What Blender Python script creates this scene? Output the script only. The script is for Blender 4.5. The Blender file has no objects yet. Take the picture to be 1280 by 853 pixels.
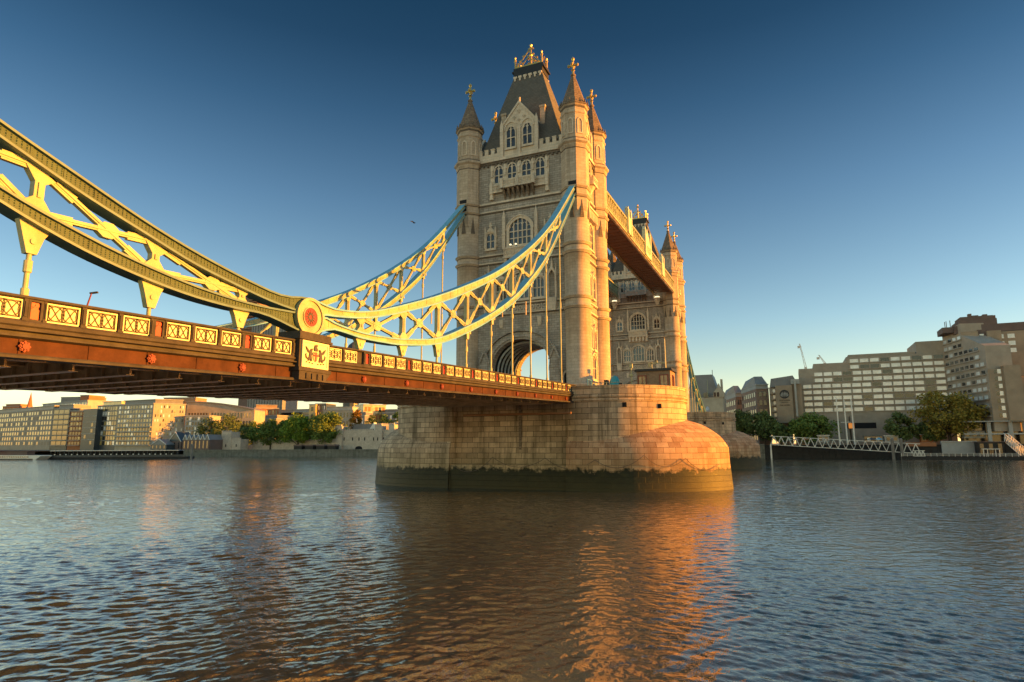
import bpy, bmesh, math, random
import numpy as np
from mathutils import Vector, Matrix

S = bpy.context.scene
COL = S.collection
PI = math.pi
R = math.radians
WATER = -0.4

# ------------------------------------------------------------------ camera
CAM = (37.496, -93.365, 5.75)
YAW, PITCH, ROLL, FPX = 0.41667, 0.162, -0.004, 791.48
_fw = Vector((-math.sin(YAW) * math.cos(PITCH), math.cos(YAW) * math.cos(PITCH), math.sin(PITCH)))
_rt0 = Vector((math.cos(YAW), math.sin(YAW), 0))
_up0 = _rt0.cross(_fw)
_rt = math.cos(ROLL) * _rt0 + math.sin(ROLL) * _up0
_up = -math.sin(ROLL) * _rt0 + math.cos(ROLL) * _up0
cam_d = bpy.data.cameras.new("camera")
cam = bpy.data.objects.new("camera", cam_d)
COL.objects.link(cam)
cam.matrix_world = Matrix(((_rt.x, _up.x, -_fw.x, CAM[0]), (_rt.y, _up.y, -_fw.y, CAM[1]),
                           (_rt.z, _up.z, -_fw.z, CAM[2]), (0, 0, 0, 1)))
cam_d.sensor_width = 36
cam_d.lens = FPX / 1280 * 36
cam_d.clip_start = 0.5
cam_d.clip_end = 12000
S.camera = cam

# ------------------------------------------------------------------ light
SUN_AZ, SUN_EL = R(18), R(6.5)            # azimuth measured from +X towards +Y
sd = Vector((math.cos(SUN_EL) * math.cos(SUN_AZ), math.cos(SUN_EL) * math.sin(SUN_AZ), math.sin(SUN_EL)))
sun_d = bpy.data.lights.new("sun", 'SUN')
sun_d.energy = 5.0
sun_d.angle = R(0.55)
sun_d.color = (1.0, 0.36, 0.025)
sun = bpy.data.objects.new("sun", sun_d)
COL.objects.link(sun)
sun.location = sd * 300
sun.rotation_euler = sd.to_track_quat('Z', 'Y').to_euler()

W = bpy.data.worlds.new("World")
S.world = W
W.use_nodes = True
wn = W.node_tree
bg = wn.nodes["Background"]
sky = wn.nodes.new("ShaderNodeTexSky")
sky.sky_type = 'NISHITA'
sky.sun_disc = False
sky.sun_elevation = R(9)
sky.sun_rotation = PI / 2 - SUN_AZ
sky.altitude = 900
sky.air_density = 1.0
sky.dust_density = 0.25
sky.ozone_density = 3.0
# the evening sky is graded by elevation: pale and warm at the horizon, deep blue above, brightened near the zenith as added fill
geo = wn.nodes.new("ShaderNodeTexCoord")
sep = wn.nodes.new("ShaderNodeSeparateXYZ")
rmp = wn.nodes.new("ShaderNodeValToRGB")
el_ = rmp.color_ramp.elements
stops = [(0.0, (2.7, 1.72, 1.0)), (0.06, (2.5, 1.66, 1.0)), (0.18, (1.75, 1.45, 1.1)), (0.36, (0.97, 0.97, 0.86)), (0.48, (0.47, 0.61, 0.6)), (0.56, (0.25, 0.4, 0.42)), (0.61, (0.19, 0.35, 0.37)), (0.68, (1.5, 1.45, 1.25)), (1.0, (2.6, 2.3, 1.8))]
while len(el_) < len(stops): el_.new(0.5)
for i_, (p_, c_) in enumerate(stops):
    el_[i_].position = p_
    el_[i_].color = (c_[0] / 3, c_[1] / 3, c_[2] / 3, 1)
def wmul(a_, b_):
    nd = wn.nodes.new("ShaderNodeMix")
    nd.data_type, nd.blend_type = 'RGBA', 'MULTIPLY'
    nd.inputs[0].default_value = 1.0
    wn.links.new(a_, nd.inputs[6])
    if isinstance(b_, tuple): nd.inputs[7].default_value = b_
    else: wn.links.new(b_, nd.inputs[7])
    return nd.outputs[2]
wn.links.new(geo.outputs["Generated"], sep.inputs[0])
wn.links.new(sep.outputs[2], rmp.inputs[0])
# southern half of the sky is brightened as added fill for the shaded south faces
sth = wn.nodes.new("ShaderNodeMapRange")
sth.interpolation_type = 'SMOOTHSTEP'
for k_, v_ in (("From Min", 0.1), ("From Max", -0.5), ("To Min", 1.0), ("To Max", 0.0)):
    sth.inputs[k_].default_value = v_
wn.links.new(sep.outputs[1], sth.inputs["Value"])
smx = wn.nodes.new("ShaderNodeMix")
smx.data_type = 'RGBA'
smx.inputs[6].default_value = (1.95, 1.7, 1.3, 1)
smx.inputs[7].default_value = (1, 1, 1, 1)
wn.links.new(sth.outputs[0], smx.inputs[0])
wn.links.new(wmul(wmul(wmul(sky.outputs[0], rmp.outputs[0]), (3, 3, 3, 1)), smx.outputs[2]), bg.inputs[0])
bg.inputs[1].default_value = 0.06

S.view_settings.view_transform = 'Standard'
S.view_settings.look = 'None'
S.view_settings.exposure = 1.62
S.view_settings.gamma = 1
S.view_settings.use_curve_mapping = False
S.render.engine = 'CYCLES'
S.cycles.max_bounces = 6
S.cycles.diffuse_bounces = 3
S.cycles.glossy_bounces = 3
S.cycles.caustics_reflective = True
S.cycles.blur_glossy = 0.6
S.cycles.caustics_refractive = False
S.cycles.sample_clamp_indirect = 15

# ------------------------------------------------------------------ materials
class NT:
    """small wrapper around a material's node tree"""
    def __init__(s, name):
        s.m = bpy.data.materials.new(name)
        s.m.use_nodes = True
        s.t = s.m.node_tree
        s.b = s.t.nodes["Principled BSDF"]
    def n(s, typ, **kw):
        nd = s.t.nodes.new(typ)
        for k, v in kw.items():
            if k in nd.inputs.keys():
                nd.inputs[k].default_value = v
            else:
                setattr(nd, k, v)
        return nd
    def l(s, a, b):
        s.t.links.new(a, b)
    def noise(s, scale, detail=4, rough=0.6, vec=None, dist=0.0):
        nd = s.n("ShaderNodeTexNoise")
        nd.inputs["Scale"].default_value = scale
        nd.inputs["Detail"].default_value = detail
        nd.inputs["Roughness"].default_value = rough
        nd.inputs["Distortion"].default_value = dist
        if vec is not None: s.l(vec, nd.inputs["Vector"])
        return nd.outputs[0]
    def ramp(s, fac, stops):
        nd = s.n("ShaderNodeValToRGB")
        e = nd.color_ramp.elements
        while len(e) < len(stops): e.new(0.5)
        for i, (p, c) in enumerate(stops):
            e[i].position = p
            e[i].color = (*c, 1) if not isinstance(c, (int, float)) else (c, c, c, 1)
        s.l(fac, nd.inputs[0])
        return nd.outputs[0]
    def mix(s, fac, a, b, blend='MIX'):
        nd = s.n("ShaderNodeMix", data_type='RGBA', blend_type=blend)
        for v, i in ((fac, 0), (a, 6), (b, 7)):
            if hasattr(v, 'is_output'): s.l(v, nd.inputs[i])
            elif isinstance(v, (int, float)): nd.inputs[i].default_value = v
            else: nd.inputs[i].default_value = (*v, 1)
        return nd.outputs[2]
    def math(s, op, a, b=0.0, clamp=False):
        nd = s.n("ShaderNodeMath", operation=op, use_clamp=clamp)
        for v, i in ((a, 0), (b, 1)):
            if hasattr(v, 'is_output'): s.l(v, nd.inputs[i])
            else: nd.inputs[i].default_value = v
        return nd.outputs[0]
    def pos(s):
        return s.n("ShaderNodeNewGeometry").outputs["Position"]
    def obj(s):
        return s.n("ShaderNodeTexCoord").outputs["Object"]
    def uv(s):
        return s.n("ShaderNodeTexCoord").outputs["UV"]
    def mapv(s, vec, scale):
        nd = s.n("ShaderNodeMapping")
        nd.inputs["Scale"].default_value = scale
        s.l(vec, nd.inputs["Vector"])
        return nd.outputs[0]
    def bump(s, h, strength, dist=0.05):
        nd = s.n("ShaderNodeBump")
        nd.inputs["Strength"].default_value = strength
        nd.inputs["Distance"].default_value = dist
        s.l(h, nd.inputs["Height"])
        s.l(nd.outputs[0], s.b.inputs["Normal"])
    def col(s, c):
        if hasattr(c, 'is_output'): s.l(c, s.b.inputs["Base Color"])
        else: s.b.inputs["Base Color"].default_value = (*c, 1)

def m_plain(name, c, rough=0.6, metal=0.0, var=0.25, scale=1.5, c2=None, bump=0.0, spec=0.4):
    k = NT(name)
    f = k.noise(scale, 5, 0.65, k.pos())
    d = tuple(x * (1 - var) for x in c) if c2 is None else c2
    k.col(k.ramp(f, [(0.32, d), (0.68, c)]))
    k.b.inputs["Roughness"].default_value = rough
    k.b.inputs["Metallic"].default_value = metal
    k.b.inputs["Specular IOR Level"].default_value = spec
    if bump: k.bump(k.noise(scale * 6, 3, 0.6, k.pos()), bump, 0.02)
    return k.m

def m_stone(name, c1, c2, mortar, bw, bh, msize=0.02, stain=None, var=0.5, bumpk=0.4, algae=False, drip=0.0):
    k = NT(name)
    br = k.n("ShaderNodeTexBrick")
    br.offset = 0.5
    br.inputs["Scale"].default_value = 1.0
    br.inputs["Brick Width"].default_value = bw
    br.inputs["Row Height"].default_value = bh
    br.inputs["Mortar Size"].default_value = msize
    br.inputs["Mortar Smooth"].default_value = 0.3
    br.inputs["Bias"].default_value = 0.0
    br.inputs["Color1"].default_value = (*c1, 1)
    br.inputs["Color2"].default_value = (*c2, 1)
    br.inputs["Mortar"].default_value = (*mortar, 1)
    k.l(k.uv(), br.inputs["Vector"])
    c = br.outputs["Color"]
    f = k.noise(0.35, 5, 0.7, k.pos())
    c = k.mix(var, c, k.ramp(f, [(0.3, 0.6), (0.55, 1.05), (0.75, 1.35)]), 'MULTIPLY')
    g = k.noise(7.0, 4, 0.7, k.pos())
    c = k.mix(0.35, c, k.ramp(g, [(0.3, 0.65), (0.7, 1.35)]), 'MULTIPLY')
    if drip:
        sv = k.mapv(k.pos(), (1.1, 1.1, 0.07))
        h = k.noise(1.0, 5, 0.65, sv)
        c = k.mix(k.ramp(h, [(0.48, 0.0), (0.72, drip)]), c, stain or (0.05, 0.04, 0.03))
    if algae:
        sep = k.n("ShaderNodeSeparateXYZ")
        k.l(k.pos(), sep.inputs[0])
        wob = k.noise(0.8, 5, 0.7, k.pos())
        z = k.math('ADD', sep.outputs[2], k.math('MULTIPLY', k.math('SUBTRACT', wob, 0.5), -2.8))
        up = k.ramp(k.math('DIVIDE', z, 12.0), [(0.24, 1.0), (0.42, 0.0)])
        c = k.mix(k.math('MULTIPLY', up, 0.35), c, (0.20, 0.17, 0.07))
        a = k.ramp(k.math('SUBTRACT', z, 1.82), [(0.36, 1.0), (0.56, 0.6), (0.78, 0.0)])
        al = k.ramp(k.noise(0.7, 6, 0.7, k.mapv(k.pos(), (1, 1, 2.2))), [(0.3, (0.004, 0.006, 0.003)), (0.55, (0.014, 0.018, 0.006)), (0.75, (0.05, 0.042, 0.012))])
        al = k.mix(k.ramp(k.math('DIVIDE', z, 3.0), [(0.0, 0.75), (0.75, 0.0)]), al, (0.055, 0.045, 0.016))
        c = k.mix(a, c, al)
        ro = k.ramp(a, [(0.0, 0.85), (1.0, 0.55)])
        k.l(ro, k.b.inputs["Roughness"])
    else:
        k.b.inputs["Roughness"].default_value = 0.85
    k.col(c)
    k.b.inputs["Specular IOR Level"].default_value = 0.25
    hh = k.math('ADD', k.math('MULTIPLY', br.outputs["Fac"], -1.0), k.math('MULTIPLY', g, 0.6))
    k.bump(hh, bumpk, 0.06)
    return k.m

def m_emit(name, c, s):
    k = NT(name)
    k.col(c)
    k.b.inputs["Emission Color"].default_value = (*c, 1)
    k.b.inputs["Emission Strength"].default_value = s
    return k.m

def m_glass(name, c, rough=0.12, spec=0.8, var=0.6, scale=0.9):
    k = NT(name)
    f = k.noise(scale, 2, 0.5, k.pos())
    k.col(k.ramp(f, [(0.35, tuple(x * (1 - var) for x in c)), (0.65, c)]))
    k.b.inputs["Roughness"].default_value = rough
    k.b.inputs["Specular IOR Level"].default_value = spec
    return k.m

M = {}
M['wall'] = m_stone('rough granite walling', (0.44, 0.395, 0.335), (0.32, 0.285, 0.24), (0.16, 0.14, 0.115), 0.85, 0.36, 0.025, var=0.45, drip=0.35)
M['trim'] = m_stone('dressed pale stone', (0.68, 0.58, 0.45), (0.60, 0.51, 0.39), (0.30, 0.245, 0.17), 1.1, 0.55, 0.012, var=0.4, bumpk=0.15, drip=0.3)
M['turret'] = m_stone('dressed turret stone', (0.53, 0.43, 0.32), (0.44, 0.35, 0.255), (0.25, 0.20, 0.14), 0.95, 0.45, 0.014, var=0.4, bumpk=0.2, drip=0.35)
M['spire'] = m_stone('weathered spire stone', (0.24, 0.185, 0.13), (0.17, 0.13, 0.095), (0.09, 0.07, 0.05), 0.7, 0.4, 0.03, var=0.6, bumpk=0.4)
M['pier'] = m_stone('pier granite blocks', (0.60, 0.445, 0.285), (0.37, 0.27, 0.17), (0.07, 0.055, 0.035), 1.75, 0.76, 0.03, var=0.75, bumpk=0.7, algae=True, drip=0.8, stain=(0.085, 0.065, 0.035))
M['shade_brown'] = m_stone('brown stone with painted shade', (0.17, 0.14, 0.11), (0.13, 0.105, 0.08), (0.08, 0.065, 0.05), 1.0, 0.4, 0.02, var=0.5)  # soffit and recess shade put into the stone colour; also colours the mooring chain
M['cutwater'] = m_stone('reddish cutwater blocks', (0.60, 0.39, 0.23), (0.38, 0.225, 0.125), (0.08, 0.05, 0.03), 1.75, 0.76, 0.028, var=0.7, bumpk=0.6, algae=True, drip=0.75, stain=(0.24, 0.10, 0.04))
M['rosette'] = m_plain('dull red paint', (0.20, 0.028, 0.018), 0.6)
M['slate'] = m_stone('slate roof', (0.14, 0.132, 0.115), (0.11, 0.105, 0.092), (0.06, 0.058, 0.052), 0.5, 0.3, 0.02, var=0.3, bumpk=0.2)
M['gold'] = m_plain('gilding', (0.75, 0.52, 0.16), 0.35, 0.85, 0.3, 4)
M['black'] = m_plain('black iron', (0.03, 0.03, 0.032), 0.5, 0.2)
M['white'] = m_plain('off white bridge paint', (0.46, 0.47, 0.26), 0.5, 0, 0.42, 0.7, bump=0.08)
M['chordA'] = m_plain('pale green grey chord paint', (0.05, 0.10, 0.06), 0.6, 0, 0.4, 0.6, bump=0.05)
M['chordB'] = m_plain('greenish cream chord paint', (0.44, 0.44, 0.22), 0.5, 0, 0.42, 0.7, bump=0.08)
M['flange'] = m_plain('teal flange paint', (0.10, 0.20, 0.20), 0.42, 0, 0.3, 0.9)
M['blue'] = m_plain('pale blue bridge paint', (0.17, 0.45, 0.60), 0.42, 0, 0.25, 0.9)
M['rail'] = m_plain('weathered brown grey paint', (0.07, 0.064, 0.056), 0.65, 0, 0.5, 1.2, spec=0.15)
M['cream'] = m_plain('cream panel paint', (0.72, 0.69, 0.42), 0.5, 0, 0.15, 2)
M['tracery'] = m_plain('dark tracery paint', (0.055, 0.042, 0.03), 0.5)
M['web'] = m_plain('red brown girder paint', (0.085, 0.034, 0.018), 0.7, 0, 0.6, 0.7, spec=0.12)
M['under'] = m_plain('grimy underside steel', (0.62, 0.46, 0.28), 0.45, 0, 0.6, 0.8)
M['red'] = m_plain('signal red paint', (0.38, 0.025, 0.018), 0.45, 0, 0.2, 3)
M['pane'] = m_glass('leaded window glass', (0.05, 0.053, 0.06))
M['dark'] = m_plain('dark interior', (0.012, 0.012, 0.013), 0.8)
M['road'] = m_plain('asphalt', (0.05, 0.05, 0.05), 0.9, 0, 0.3, 3)
M['lamp'] = m_emit('lit lamp glass', (1.0, 0.85, 0.5), 0.55)
M['wood'] = m_plain('brown cabin boarding', (0.30, 0.20, 0.12), 0.6, 0, 0.3, 3)
M['redwood'] = m_plain('red window frames', (0.24, 0.05, 0.03), 0.5)
M['steel'] = m_plain('galvanised steel', (0.5, 0.5, 0.5), 0.45, 0.5)
M['tarp'] = m_plain('turquoise tarpaulin', (0.05, 0.36, 0.45), 0.6, 0, 0.4, 2)
M['soffit'] = m_plain('red brown walkway soffit', (0.28, 0.14, 0.075), 0.6, 0, 0.35, 0.5)
M['ironblue'] = m_plain('blue arch ribs paint', (0.72, 0.80, 0.82), 0.4)

# ------------------------------------------------------------------ mesh helpers
class Fr:
    """local frame on a wall: u along the wall, v up, d outward"""
    def __init__(s, o, u, n):
        s.o, s.u, s.n = Vector(o), Vector(u), Vector(n)
    def p(s, u, v, d):
        q = s.o + s.u * u + s.n * d
        return (q.x, q.y, q.z + v)

class MB:
    def __init__(s):
        s.v, s.f, s.mi, s.sm, s.uv = [], [], [], [], {}
        s.cm = 0
    def add(s, vs, fs, smooth=False, uvs=None):
        o = len(s.v)
        s.v += [tuple(p) for p in vs]
        for i, f in enumerate(fs):
            if uvs: s.uv[len(s.f)] = uvs[i]
            s.f.append([o + j for j in f])
            s.mi.append(s.cm)
            s.sm.append(smooth)
        return s
    def box(s, x0, x1, y0, y1, z0, z1):
        return s.add([(x0, y0, z0), (x1, y0, z0), (x1, y1, z0), (x0, y1, z0), (x0, y0, z1), (x1, y0, z1), (x1, y1, z1), (x0, y1, z1)],
                     [(0, 3, 2, 1), (4, 5, 6, 7), (0, 1, 5, 4), (1, 2, 6, 5), (2, 3, 7, 6), (3, 0, 4, 7)])
    def hexa(s, p):
        return s.add(p, [(0, 3, 2, 1), (4, 5, 6, 7), (0, 1, 5, 4), (1, 2, 6, 5), (2, 3, 7, 6), (3, 0, 4, 7)])
    def fbox(s, fr, u0, u1, v0, v1, d0, d1):
        return s.hexa([fr.p(u0, v0, d1), fr.p(u1, v0, d1), fr.p(u1, v0, d0), fr.p(u0, v0, d0),
                       fr.p(u0, v1, d1), fr.p(u1, v1, d1), fr.p(u1, v1, d0), fr.p(u0, v1, d0)])
    def prism(s, poly, fr, d0, d1, back=True):
        n = len(poly)
        a = [fr.p(u, v, d1) for u, v in poly] + [fr.p(u, v, d0) for u, v in poly]
        fs = [tuple(range(n))] + ([tuple(range(2 * n - 1, n - 1, -1))] if back else [])
        fs += [(i, n + i, n + (i + 1) % n, (i + 1) % n) for i in range(n)]
        return s.add(a, fs)
    def ring(s, outer, inner, fr, d0, d1, closed=True):
        n = len(outer)
        vs = [fr.p(u, v, d1) for u, v in outer] + [fr.p(u, v, d1) for u, v in inner] + [fr.p(u, v, d0) for u, v in outer] + [fr.p(u, v, d0) for u, v in inner]
        fs = []
        for i in range(n if closed else n - 1):
            j = (i + 1) % n
            fs += [(i, j, n + j, n + i), (i, 2 * n + i, 2 * n + j, j), (n + i, n + j, 3 * n + j, 3 * n + i)]
        if not closed:
            fs += [(0, n, 3 * n, 2 * n), (n - 1, 3 * n - 1, 4 * n - 1, 2 * n - 1)]
        return s.add(vs, fs)
    def beam(s, p, q, w, h, up=(0, 0, 1)):
        p, q = Vector(p), Vector(q)
        d = (q - p).normalized()
        a = d.cross(Vector(up))
        a = a.normalized() if a.length > 1e-4 else Vector((1, 0, 0))
        b = a.cross(d)
        a, b = a * w / 2, b * h / 2
        return s.hexa([p - a - b, p + a - b, q + a - b, q - a - b, p - a + b, p + a + b, q + a + b, q - a + b])
    def tube(s, pts, r, n=8, smooth=True, caps=True):
        pts = [Vector(p) for p in pts]
        rs = r if isinstance(r, (list, tuple)) else [r] * len(pts)
        vs, fs = [], []
        for i, p in enumerate(pts):
            d = (pts[min(i + 1, len(pts) - 1)] - pts[max(i - 1, 0)]).normalized()
            a = d.cross(Vector((0.13, 0.31, 0.94)))
            if a.length < 1e-3: a = d.cross(Vector((1, 0, 0)))
            a.normalize()
            b = d.cross(a)
            for k in range(n):
                t = 2 * PI * k / n
                vs.append(p + a * math.cos(t) * rs[i] + b * math.sin(t) * rs[i])
        for i in range(len(pts) - 1):
            for k in range(n):
                fs.append((i * n + k, i * n + (k + 1) % n, (i + 1) * n + (k + 1) % n, (i + 1) * n + k))
        s.add(vs, fs, smooth)
        if caps:
            s.add(vs[:n], [tuple(range(n - 1, -1, -1))])
            s.add(vs[-n:], [tuple(range(n))])
        return s
    def lathe(s, cx, cy, prof, n=24, a0=0.0, smooth=False, sx=1.0, sy=1.0):
        vs, fs, uvs = [], [], []
        for r, z in prof:
            for k in range(n):
                t = a0 + 2 * PI * k / n
                vs.append((cx + sx * r * math.cos(t), cy + sy * r * math.sin(t), z))
        for i in range(len(prof) - 1):
            rr = max(prof[i][0], prof[i + 1][0])
            for k in range(n):
                fs.append((i * n + k, i * n + (k + 1) % n, (i + 1) * n + (k + 1) % n, (i + 1) * n + k))
                u0, u1 = rr * 2 * PI * k / n, rr * 2 * PI * (k + 1) / n
                z0, z1 = prof[i][1], prof[i + 1][1]
                uvs.append([(u0, z0), (u1, z0), (u1, z1), (u0, z1)])
        s.add(vs, fs, smooth, uvs)
        s.add(vs[-n:], [tuple(range(n))])
        s.add(vs[:n], [tuple(range(n - 1, -1, -1))])
        return s
    def build(s, name, mats, parent=None, loc=None):
        me = bpy.data.meshes.new(name)
        off = Vector((0, 0, 0))
        if parent is not None:
            off = parent.matrix_world.translation if parent.parent is None else WLOC[parent.name]
        base = Vector(loc) if loc is not None else off
        V = np.array(s.v, dtype=np.float64).reshape(-1, 3) - np.array(base)
        me.from_pydata(V.tolist(), [], s.f)
        mats = mats if isinstance(mats, (list, tuple)) else [mats]
        for m in mats: me.materials.append(m)
        me.polygons.foreach_set("material_index", s.mi)
        me.polygons.foreach_set("use_smooth", s.sm)
        # box projected UVs in metres
        uvl = me.uv_layers.new(name="UVMap")
        nl = len(me.loops)
        if nl:
            VV = np.array(s.v, dtype=np.float64)
            nr = np.empty(len(me.polygons) * 3)
            me.polygons.foreach_get("normal", nr)
            nr = nr.reshape(-1, 3)
            lt = np.empty(len(me.polygons), dtype=np.int64)
            me.polygons.foreach_get("loop_total", lt)
            lv = np.empty(nl, dtype=np.int64)
            me.loops.foreach_get("vertex_index", lv)
            pf = np.repeat(np.arange(len(lt)), lt)
            N = nr[pf]
            Pp = VV[lv]
            t = np.stack([-N[:, 1], N[:, 0]], 1)
            ln = np.linalg.norm(t, axis=1)
            hor = ln < 0.35
            t = t / np.maximum(ln, 1e-6)[:, None]
            u = np.where(hor, Pp[:, 0], t[:, 0] * Pp[:, 0] + t[:, 1] * Pp[:, 1])
            v = np.where(hor, Pp[:, 1], Pp[:, 2])
            UV = np.stack([u, v], 1)
            if s.uv:
                st = np.concatenate([[0], np.cumsum(lt)])
                for fi, q in s.uv.items():
                    UV[st[fi]:st[fi] + len(q)] = q
            uvl.data.foreach_set("uv", UV.astype(np.float32).ravel())
        me.update()
        o = bpy.data.objects.new(name, me)
        COL.objects.link(o)
        if parent is not None:
            o.parent = parent
            o.location = base - off
            WLOC[o.name] = base
        else:
            o.location = base
            WLOC[o.name] = base
        return o

WLOC = {}
def tag(o, label=None, cat=None, group=None, kind=None):
    if label: o['label'] = label
    if cat: o['category'] = cat
    if group: o['group'] = group
    if kind: o['kind'] = kind
    return o
def thing(name, label, cat, loc=(0, 0, 0), group=None):
    o = bpy.data.objects.new(name, None)
    COL.objects.link(o)
    o.location = loc
    o.matrix_world = Matrix.Translation(loc)
    o.empty_display_size = 0.5
    WLOC[o.name] = Vector(loc)
    return tag(o, label, cat, group)
KIDS = {}
def copy_tree(o, parent=None):
    c = o.copy()
    COL.objects.link(c)
    if parent is not None:
        c.parent = parent
    for ch in list(o.children):
        copy_tree(ch, c)
    return c
def single(mb, name, mats, label, cat, loc, group=None):
    o = mb.build(name, mats, None, loc)
    return tag(o, label, cat, group)
def struct(mb, name, mats):
    o = mb.build(name, mats)
    o['kind'] = 'structure'
    return o
def at(px, py, Y):
    """point of the photograph's pixel at depth plane y = Y"""
    d = _fw + _rt * ((px - 640) / FPX) - _up * ((py - 426.5) / FPX)
    t = (Y - CAM[1]) / d.y
    return Vector(CAM) + d * t
def arch(u, v0, w, vs, rise, n=8, point=0.0):
    """outline of an opening: jambs from v0 to vs, then an arch of the given rise; counter clockwise"""
    pts = [(u - w / 2, v0), (u + w / 2, v0)]
    for i in range(n + 1):
        t = PI * i / n
        x = math.cos(t)
        y = math.sin(t)
        y = y * (1 - point) + (1 - abs(x)) * point
        pts.append((u + w / 2 * x, vs + rise * y))
    return pts
def interp(tab, x):
    """monotone-ish cubic through a sorted table"""
    xs = [p[0] for p in tab]; ys = [p[1] for p in tab]
    n = len(xs)
    i = max(0, min(n - 2, next((k for k in range(n - 1) if x <= xs[k + 1]), n - 2)))
    def slope(k):
        if k == 0: return (ys[1] - ys[0]) / (xs[1] - xs[0])
        if k == n - 1: return (ys[-1] - ys[-2]) / (xs[-1] - xs[-2])
        return (ys[k + 1] - ys[k - 1]) / (xs[k + 1] - xs[k - 1])
    h = xs[i + 1] - xs[i]
    t = (x - xs[i]) / h
    m0, m1 = slope(i) * h, slope(i + 1) * h
    return (2 * t**3 - 3 * t**2 + 1) * ys[i] + (t**3 - 2 * t**2 + t) * m0 + (-2 * t**3 + 3 * t**2) * ys[i + 1] + (t**3 - t**2) * m1
rng = random.Random(7)
# ================================================================== TOWERS
def window(parent, fr, u, v0, w, vs, rise, lights=2, transoms=1, sur=0.28, dep=0.24, point=0.25, hood=True, finial=0.0, quoins=False):
    inner = arch(u, v0, w, vs, max(rise, 0.01), 8, point)
    outer = arch(u, v0 - 0.22, w + 2 * sur, vs, max(rise, 0.01) + sur, 8, point)
    b = MB()
    b.ring(outer, inner, fr, -0.05, dep)
    b.fbox(fr, u - w / 2 - sur - 0.1, u + w / 2 + sur + 0.1, v0 - 0.42, v0 - 0.2, 0, dep + 0.12)
    def top(x):
        q = max(0.0, 1 - (2 * (x - u) / w) ** 2) ** 0.5
        q = q * (1 - point) + (1 - abs(2 * (x - u) / w)) * point
        return vs + max(rise, 0.0) * q
    for i in range(1, lights):
        x = u - w / 2 + w * i / lights
        b.fbox(fr, x - 0.085, x + 0.085, v0, top(x) + 0.02, 0.035, 0.17)
    tot = vs + rise * 0.5 - v0
    for i in range(1, transoms + 1):
        z = v0 + tot * i / (transoms + 1)
        b.fbox(fr, u - w / 2, u + w / 2, z - 0.075, z + 0.075, 0.035, 0.15)
    lw = w / lights
    for i in range(lights):
        x = u - w / 2 + lw * (i + 0.5)
        hz = min(top(x - lw * 0.3), top(x + lw * 0.3), top(x)) - 0.02
        hz = min(hz, vs + rise * 0.6)
        for sg in (-1, 1):
            b.add([fr.p(x + sg * lw / 2, hz - lw * 0.75, 0.12), fr.p(x + sg * lw / 2, hz, 0.12), fr.p(x, hz, 0.12), fr.p(x + sg * lw * 0.3, hz - lw * 0.3, 0.12)], [(0, 1, 2, 3)])
    if hood:
        o2 = [(uu, vv) for uu, vv in arch(u, vs - 0.1, w + 2 * sur + 0.3, vs, max(rise, .01) + sur + 0.2, 8, point)][1:]
        i2 = [(uu, vv) for uu, vv in arch(u, vs - 0.1, w + 2 * sur, vs, max(rise, .01) + sur, 8, point)][1:]
        b.ring(o2, i2, fr, -0.04, dep + 0.12, closed=False)
    if quoins:
        z = v0 - 0.2
        k = 0
        while z < vs:
            e = 0.28 if k % 2 else 0.1
            for sg in (-1, 1):
                a, c = u + sg * (w / 2 + sur - 0.02), u + sg * (w / 2 + sur + e)
                b.fbox(fr, min(a, c), max(a, c), z, z + 0.36, 0, dep - 0.06)
            z += 0.38
            k += 1
    if finial:
        zt = vs + rise + sur
        b.prism([(u - w / 2 - 0.1, zt), (u + w / 2 + 0.1, zt), (u + 0.12, zt + finial * 0.5), (u - 0.12, zt + finial * 0.5)], fr, 0, dep)
        b.fbox(fr, u - 0.12, u + 0.12, zt + finial * 0.4, zt + finial, 0.02, 0.3)
        b.fbox(fr, u - 0.3, u + 0.3, zt + finial * 0.62, zt + finial * 0.74, 0.05, 0.26)
        for sg in (-1, 1):
            x = u + sg * (w / 2 + sur)
            b.fbox(fr, x - 0.13, x + 0.13, v0, zt + finial * 0.25, 0, dep + 0.1)
            b.prism([(x - 0.13, zt + finial * 0.25), (x + 0.13, zt + finial * 0.25), (x, zt + finial * 0.6)], fr, 0, dep + 0.1)
    o = b.build('window', M['trim'], parent)
    g = MB().prism(inner, fr, -0.03, 0.03, back=False).build('glass', M['pane'], o)
    return o

def panel_tracery(b, fr, u0, u1, v0, v1, d, n):
    """row of blind cusped panels: frame bars and pointed heads"""
    b.fbox(fr, u0, u1, v0, v0 + 0.1, d, d + 0.08)
    b.fbox(fr, u0, u1, v1 - 0.1, v1, d, d + 0.08)
    w = (u1 - u0) / n
    for i in range(n + 1):
        x = u0 + w * i
        b.fbox(fr, x - 0.06, x + 0.06, v0 + 0.1, v1 - 0.1, d, d + 0.075)
    for i in range(n):
        x = u0 + w * (i + 0.5)
        h = v1 - v0 - 0.2
        r = min(w, h) * 0.36
        c = [(x + r * math.cos(PI * k / 4), (v0 + v1) / 2 + r * math.sin(PI * k / 4)) for k in range(8)]
        c2 = [(x + r * .62 * math.cos(PI * k / 4), (v0 + v1) / 2 + r * .62 * math.sin(PI * k / 4)) for k in range(8)]
        b.ring(c, c2, fr, d, d + 0.07)

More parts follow.
